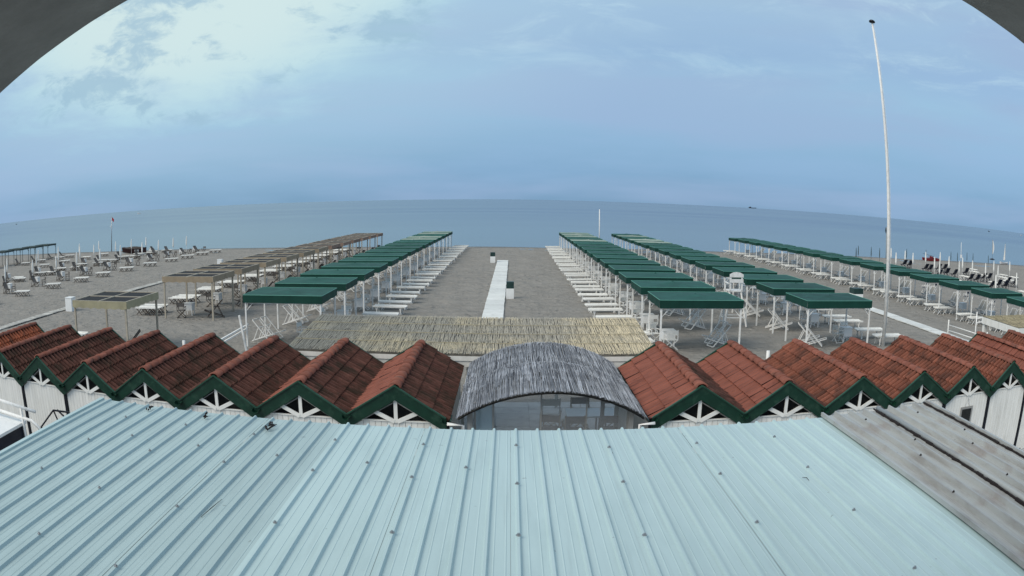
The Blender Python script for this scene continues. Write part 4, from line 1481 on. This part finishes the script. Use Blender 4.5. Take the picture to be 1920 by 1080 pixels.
sb = thing('sail_dinghy', (101.5, 116.5, g(116.5)), 'white sailing dinghy with upright white sail on the right shore', 'boat')
obj('hull', hull(3.2, 1.1, .4, 'hull_white', 'dinghy_hull'), sb)
obj('mast', MB().tube([(.3, 0, .3), (.3, 0, 4.4)], .04, 6).mesh('dinghy_mast', 'steel'), sb)
obj('sail', MB().grid(4, 6, lambda u, v: (.26 - .75 * u * (1 - v * .9), .06 * math.sin(3 * u), .9 + 3.3 * v)).mesh('sail', 'white_cloth', True), sb)
sb = thing('windsurf_sail', (98.0, 118.0, g(118)), 'upright white windsurf sail beside the dinghy', 'sail')
obj('sail', MB().grid(4, 8, lambda u, v: (.7 * u * math.sin(math.pi * (.1 + .85 * v)), .05 * math.sin(3 * u), 1.9 + 2.9 * v)).mesh('surf_sail', 'white_cloth', True), sb)
obj('board', MB().tube([(-1.0, 0, .8), (0, 0, .85), (.9, 0, .8)], [.05, .2, .05], 8).mesh('surf_board', 'hull_dark', True), sb)
obj('mast', MB().tube([(0, 0, .0), (0, 0, 4.8)], .03, 6).mesh('surf_mast', 'hull_dark'), sb)
for (x, y, l, lb, nm) in ((-930.0, 1063.0, 5.0, 'tiny dark boat low on the sea at the left edge', 'distant_boat'), (-590.0, 1075.0, 7.0, 'tiny pair of white fishing boats above the red flag', 'distant_boat'), (1430.0, 4450.0, 52.0, 'faint cargo ship on the horizon right of centre', 'distant_ship'), (905.0, 1105.0, 6.0, 'tiny dark boat on the sea at far right', 'distant_boat'), (1020.0, 1095.0, 7.0, 'tiny white motorboat at the right edge of the sea', 'distant_boat')):
    db = thing(nm, (x, y, SEA_Z), lb, 'boat')
    ship = l > 20
    obj('hull', hull(l, l * .22, l * (.07 if ship else .16), 'hull_dark' if 'dark' in lb or ship else 'hull_white', 'far_hull'), db)
    obj('cabin', MB().box(-l * .38, -l * .2, -l * .07, l * .07, l * .075, l * (.16 if ship else .36)).mesh('far_cabin', 'hull_dark' if 'dark' in lb or ship else 'hull_white'), db)

# ------------------------------------------------------------------ white handrails at the ends of the side paths
rl = thing('handrail', (0, 0, 0), 'white wooden handrail sloping down beside the left green tent', 'railing')
obj('post', MB().bar((-11.78, 32.75, -.2), (-12.08, 32.69, 1.62), .09).mesh('rail_post', 'white_paint'), rl)
obj('rail', MB().bar((-12.28, 34.5, .92), (-12.2, 27.6, .86), .08, .07).mesh('rail', 'white_paint'), rl)
obj('rail', MB().bar((-12.28, 34.3, .76), (-12.2, 27.6, .70), .08, .06).mesh('rail', 'white_paint'), rl)
obj('post', MB().bar((-12.24, 27.7, -.2), (-12.24, 27.7, .95), .09).mesh('rail_post', 'white_paint'), rl)
rl = thing('handrail', (0, 0, 0), 'white metal handrail beside the right hand path', 'railing')
for x, y, h in ((25.45, 35.7, 1.02), (26.6, 33.6, 1.75), (26.2, 31.6, .9)):
    obj('post', MB().tube([(x, y, -.2), (x, y, h)], .05, 8).mesh('rail_post', 'white_paint', True), rl)
for z0, z1 in ((.72, .62), (.40, .32)):
    obj('rail', MB().tube([(25.45, 35.7, z0), (26.2, 31.6, z1)], .03, 7).mesh('rail', 'white_paint', True), rl)
for zz in (1.12, 1.36):
    obj('rail', MB().tube([(26.6, 33.6, zz), (29.2, 34.4, zz)], .04, 7).mesh('rail', 'white_paint', True), rl)
tag(obj('stake', MB().tube([(0, 0, -.2), (0, 0, .62)], .085, 8).mesh('stake', 'white_paint', True), None, (-14.6, 31.2, 0)), 'short white stake behind the fifth left cabin', 'post', 'white stakes')
tag(obj('stake', MB().tube([(0, 0, -.2), (0, 0, .62)], .085, 8).mesh('stake', 'white_paint', True), None, (10.9, 30.8, 0)), 'short white stake behind the second right cabin', 'post', 'white stakes')

# ------------------------------------------------------------------ terrace furniture seen through the vault


def big_table(x, y, w, d, label):
    r = thing('dining_table', (x, y, .09), label, 'table', 'terrace tables')
    obj('table_top', MB().box(-w / 2, w / 2, -d / 2, d / 2, .71, .75).mesh('table_top', 'pale_table'), r)
    for sx in (-1, 1):
        for sy_ in (-1, 1):
            obj('leg', MB().bar((sx * (w / 2 - .06), sy_ * (d / 2 - .06), 0), (sx * (w / 2 - .06), sy_ * (d / 2 - .06), .708), .05).mesh('table_leg', 'concrete'), r)


big_table(2.05, 21.15, .95, .9, 'pale blue square table on the terrace nearer the middle of vault')
big_table(3.05, 21.15, .95, .9, 'pale blue square table on the terrace at right of vault')
TC = [(1.20, 21.9, 0, 'white director chair standing alone on the terrace under vault'), (2.05, 22.1, 0, 'director chair behind the middle pale blue terrace table'), (3.0, 22.1, 0, 'director chair behind the right pale blue terrace table'), (1.75, 20.45, math.pi, 'taupe director chair in front of the middle terrace table'), (2.75, 20.45, math.pi, 'taupe director chair in front of the right terrace table'), (1.15, 20.6, 2.9, 'taupe director chair at the left end of the terrace tables')]
for k, (x, y, rz, lb) in enumerate(TC):
    (T_cht if k != 0 else T_chw).put((x, y, .1), lb, 'chair', 'terrace chairs', rz)

# ------------------------------------------------------------------ yard at the lower left between roof and cabins
yd = tag(obj('yard_paving', MB().box(-22, 22, 8.6, 14.88, -.2, .03).mesh('yard_paving', 'concrete')), kind='structure')
ub = thing('utility_cabinet', (-11.9, 11.6, 0), 'dark navy cabinet with pale top at the lower left edge', 'cabinet')
obj('cabinet_body', MB().box(-1.2, .93, -1.3, .55, 0, 2.05).mesh('cabinet_body', 'navy_panel'), ub)
obj('cabinet_top', MB().box(-1.25, .97, -1.34, .60, 2.052, 2.12).mesh('cabinet_top', 'plastic_white'), ub)
rl = thing('pipe_rail', (0, 0, 0), 'pair of white pipe rails crossing before the left cabins', 'railing')
for pts in ([(-13.2, 12.0, 2.60), (-10.3, 12.0, 2.46)], [(-13.2, 12.0, 2.32), (-10.5, 12.0, 2.22), (-10.0, 12.0, 1.95)]):
    obj('rail', MB().tube(pts, .042, 8).mesh('rail', 'white_paint', True), rl)
for x in (-12.9, -10.9):
    obj('post', MB().tube([(x, 12.0, 0), (x, 12.0, 2.5)], .04, 8).mesh('post', 'white_paint', True), rl)
aw = thing('folding_rack', (-9.62, 12.0, .17), 'black wire folding rack with white panel beside the roof corner', 'rack')
mb = MB()
for p, q in (((-.55, 0, 1.95), (.05, 0, 2.42)), ((.05, 0, 2.42), (.45, .2, 2.38)), ((-.55, 0, 1.95), (-.4, .1, 1.75)), ((.05, 0, 2.42), (.12, .1, 2.1)), ((.45, .2, 2.38), (.2, .1, 2.1)), ((.2, 0, 2.45), (.5, .1, 2.2)), ((-.5, 0, 0), (-.5, 0, 1.95)), ((.45, .2, 0), (.45, .2, 2.38))):
    mb.tube([p, q], .022, 6)
obj('rack_frame', mb.mesh('rack_frame', 'black_paint'), aw)
obj('rack_panel', MB().add([(-.45, .05, 1.8), (-.05, .05, 2.1), (.15, .2, 1.95), (-.25, .2, 1.62), (-.45, .07, 1.78), (-.05, .07, 2.08), (.15, .22, 1.93), (-.25, .22, 1.6)], [(0, 1, 2, 3), (4, 7, 6, 5), (0, 4, 5, 1), (1, 5, 6, 2), (2, 6, 7, 3), (3, 7, 4, 0)]).mesh('rack_panel', 'plastic_white'), aw)
fl = thing('flood_lamp', (14.75, 14.6, 0), 'small black lamp on the ground by the far right cabins', 'lamp')
obj('lamp_body', MB().tube([(0, 0, .05), (0, 0, .35)], [.16, .13], 10).mesh('lamp_body', 'black_paint', True), fl)
obj('bracket', MB().bar((-.2, 0, 0), (-.2, 0, .4), .03).bar((.2, 0, 0), (.2, 0, .4), .03).bar((-.2, 0, .4), (.2, 0, .4), .03).mesh('lamp_bracket', 'black_paint'), fl)
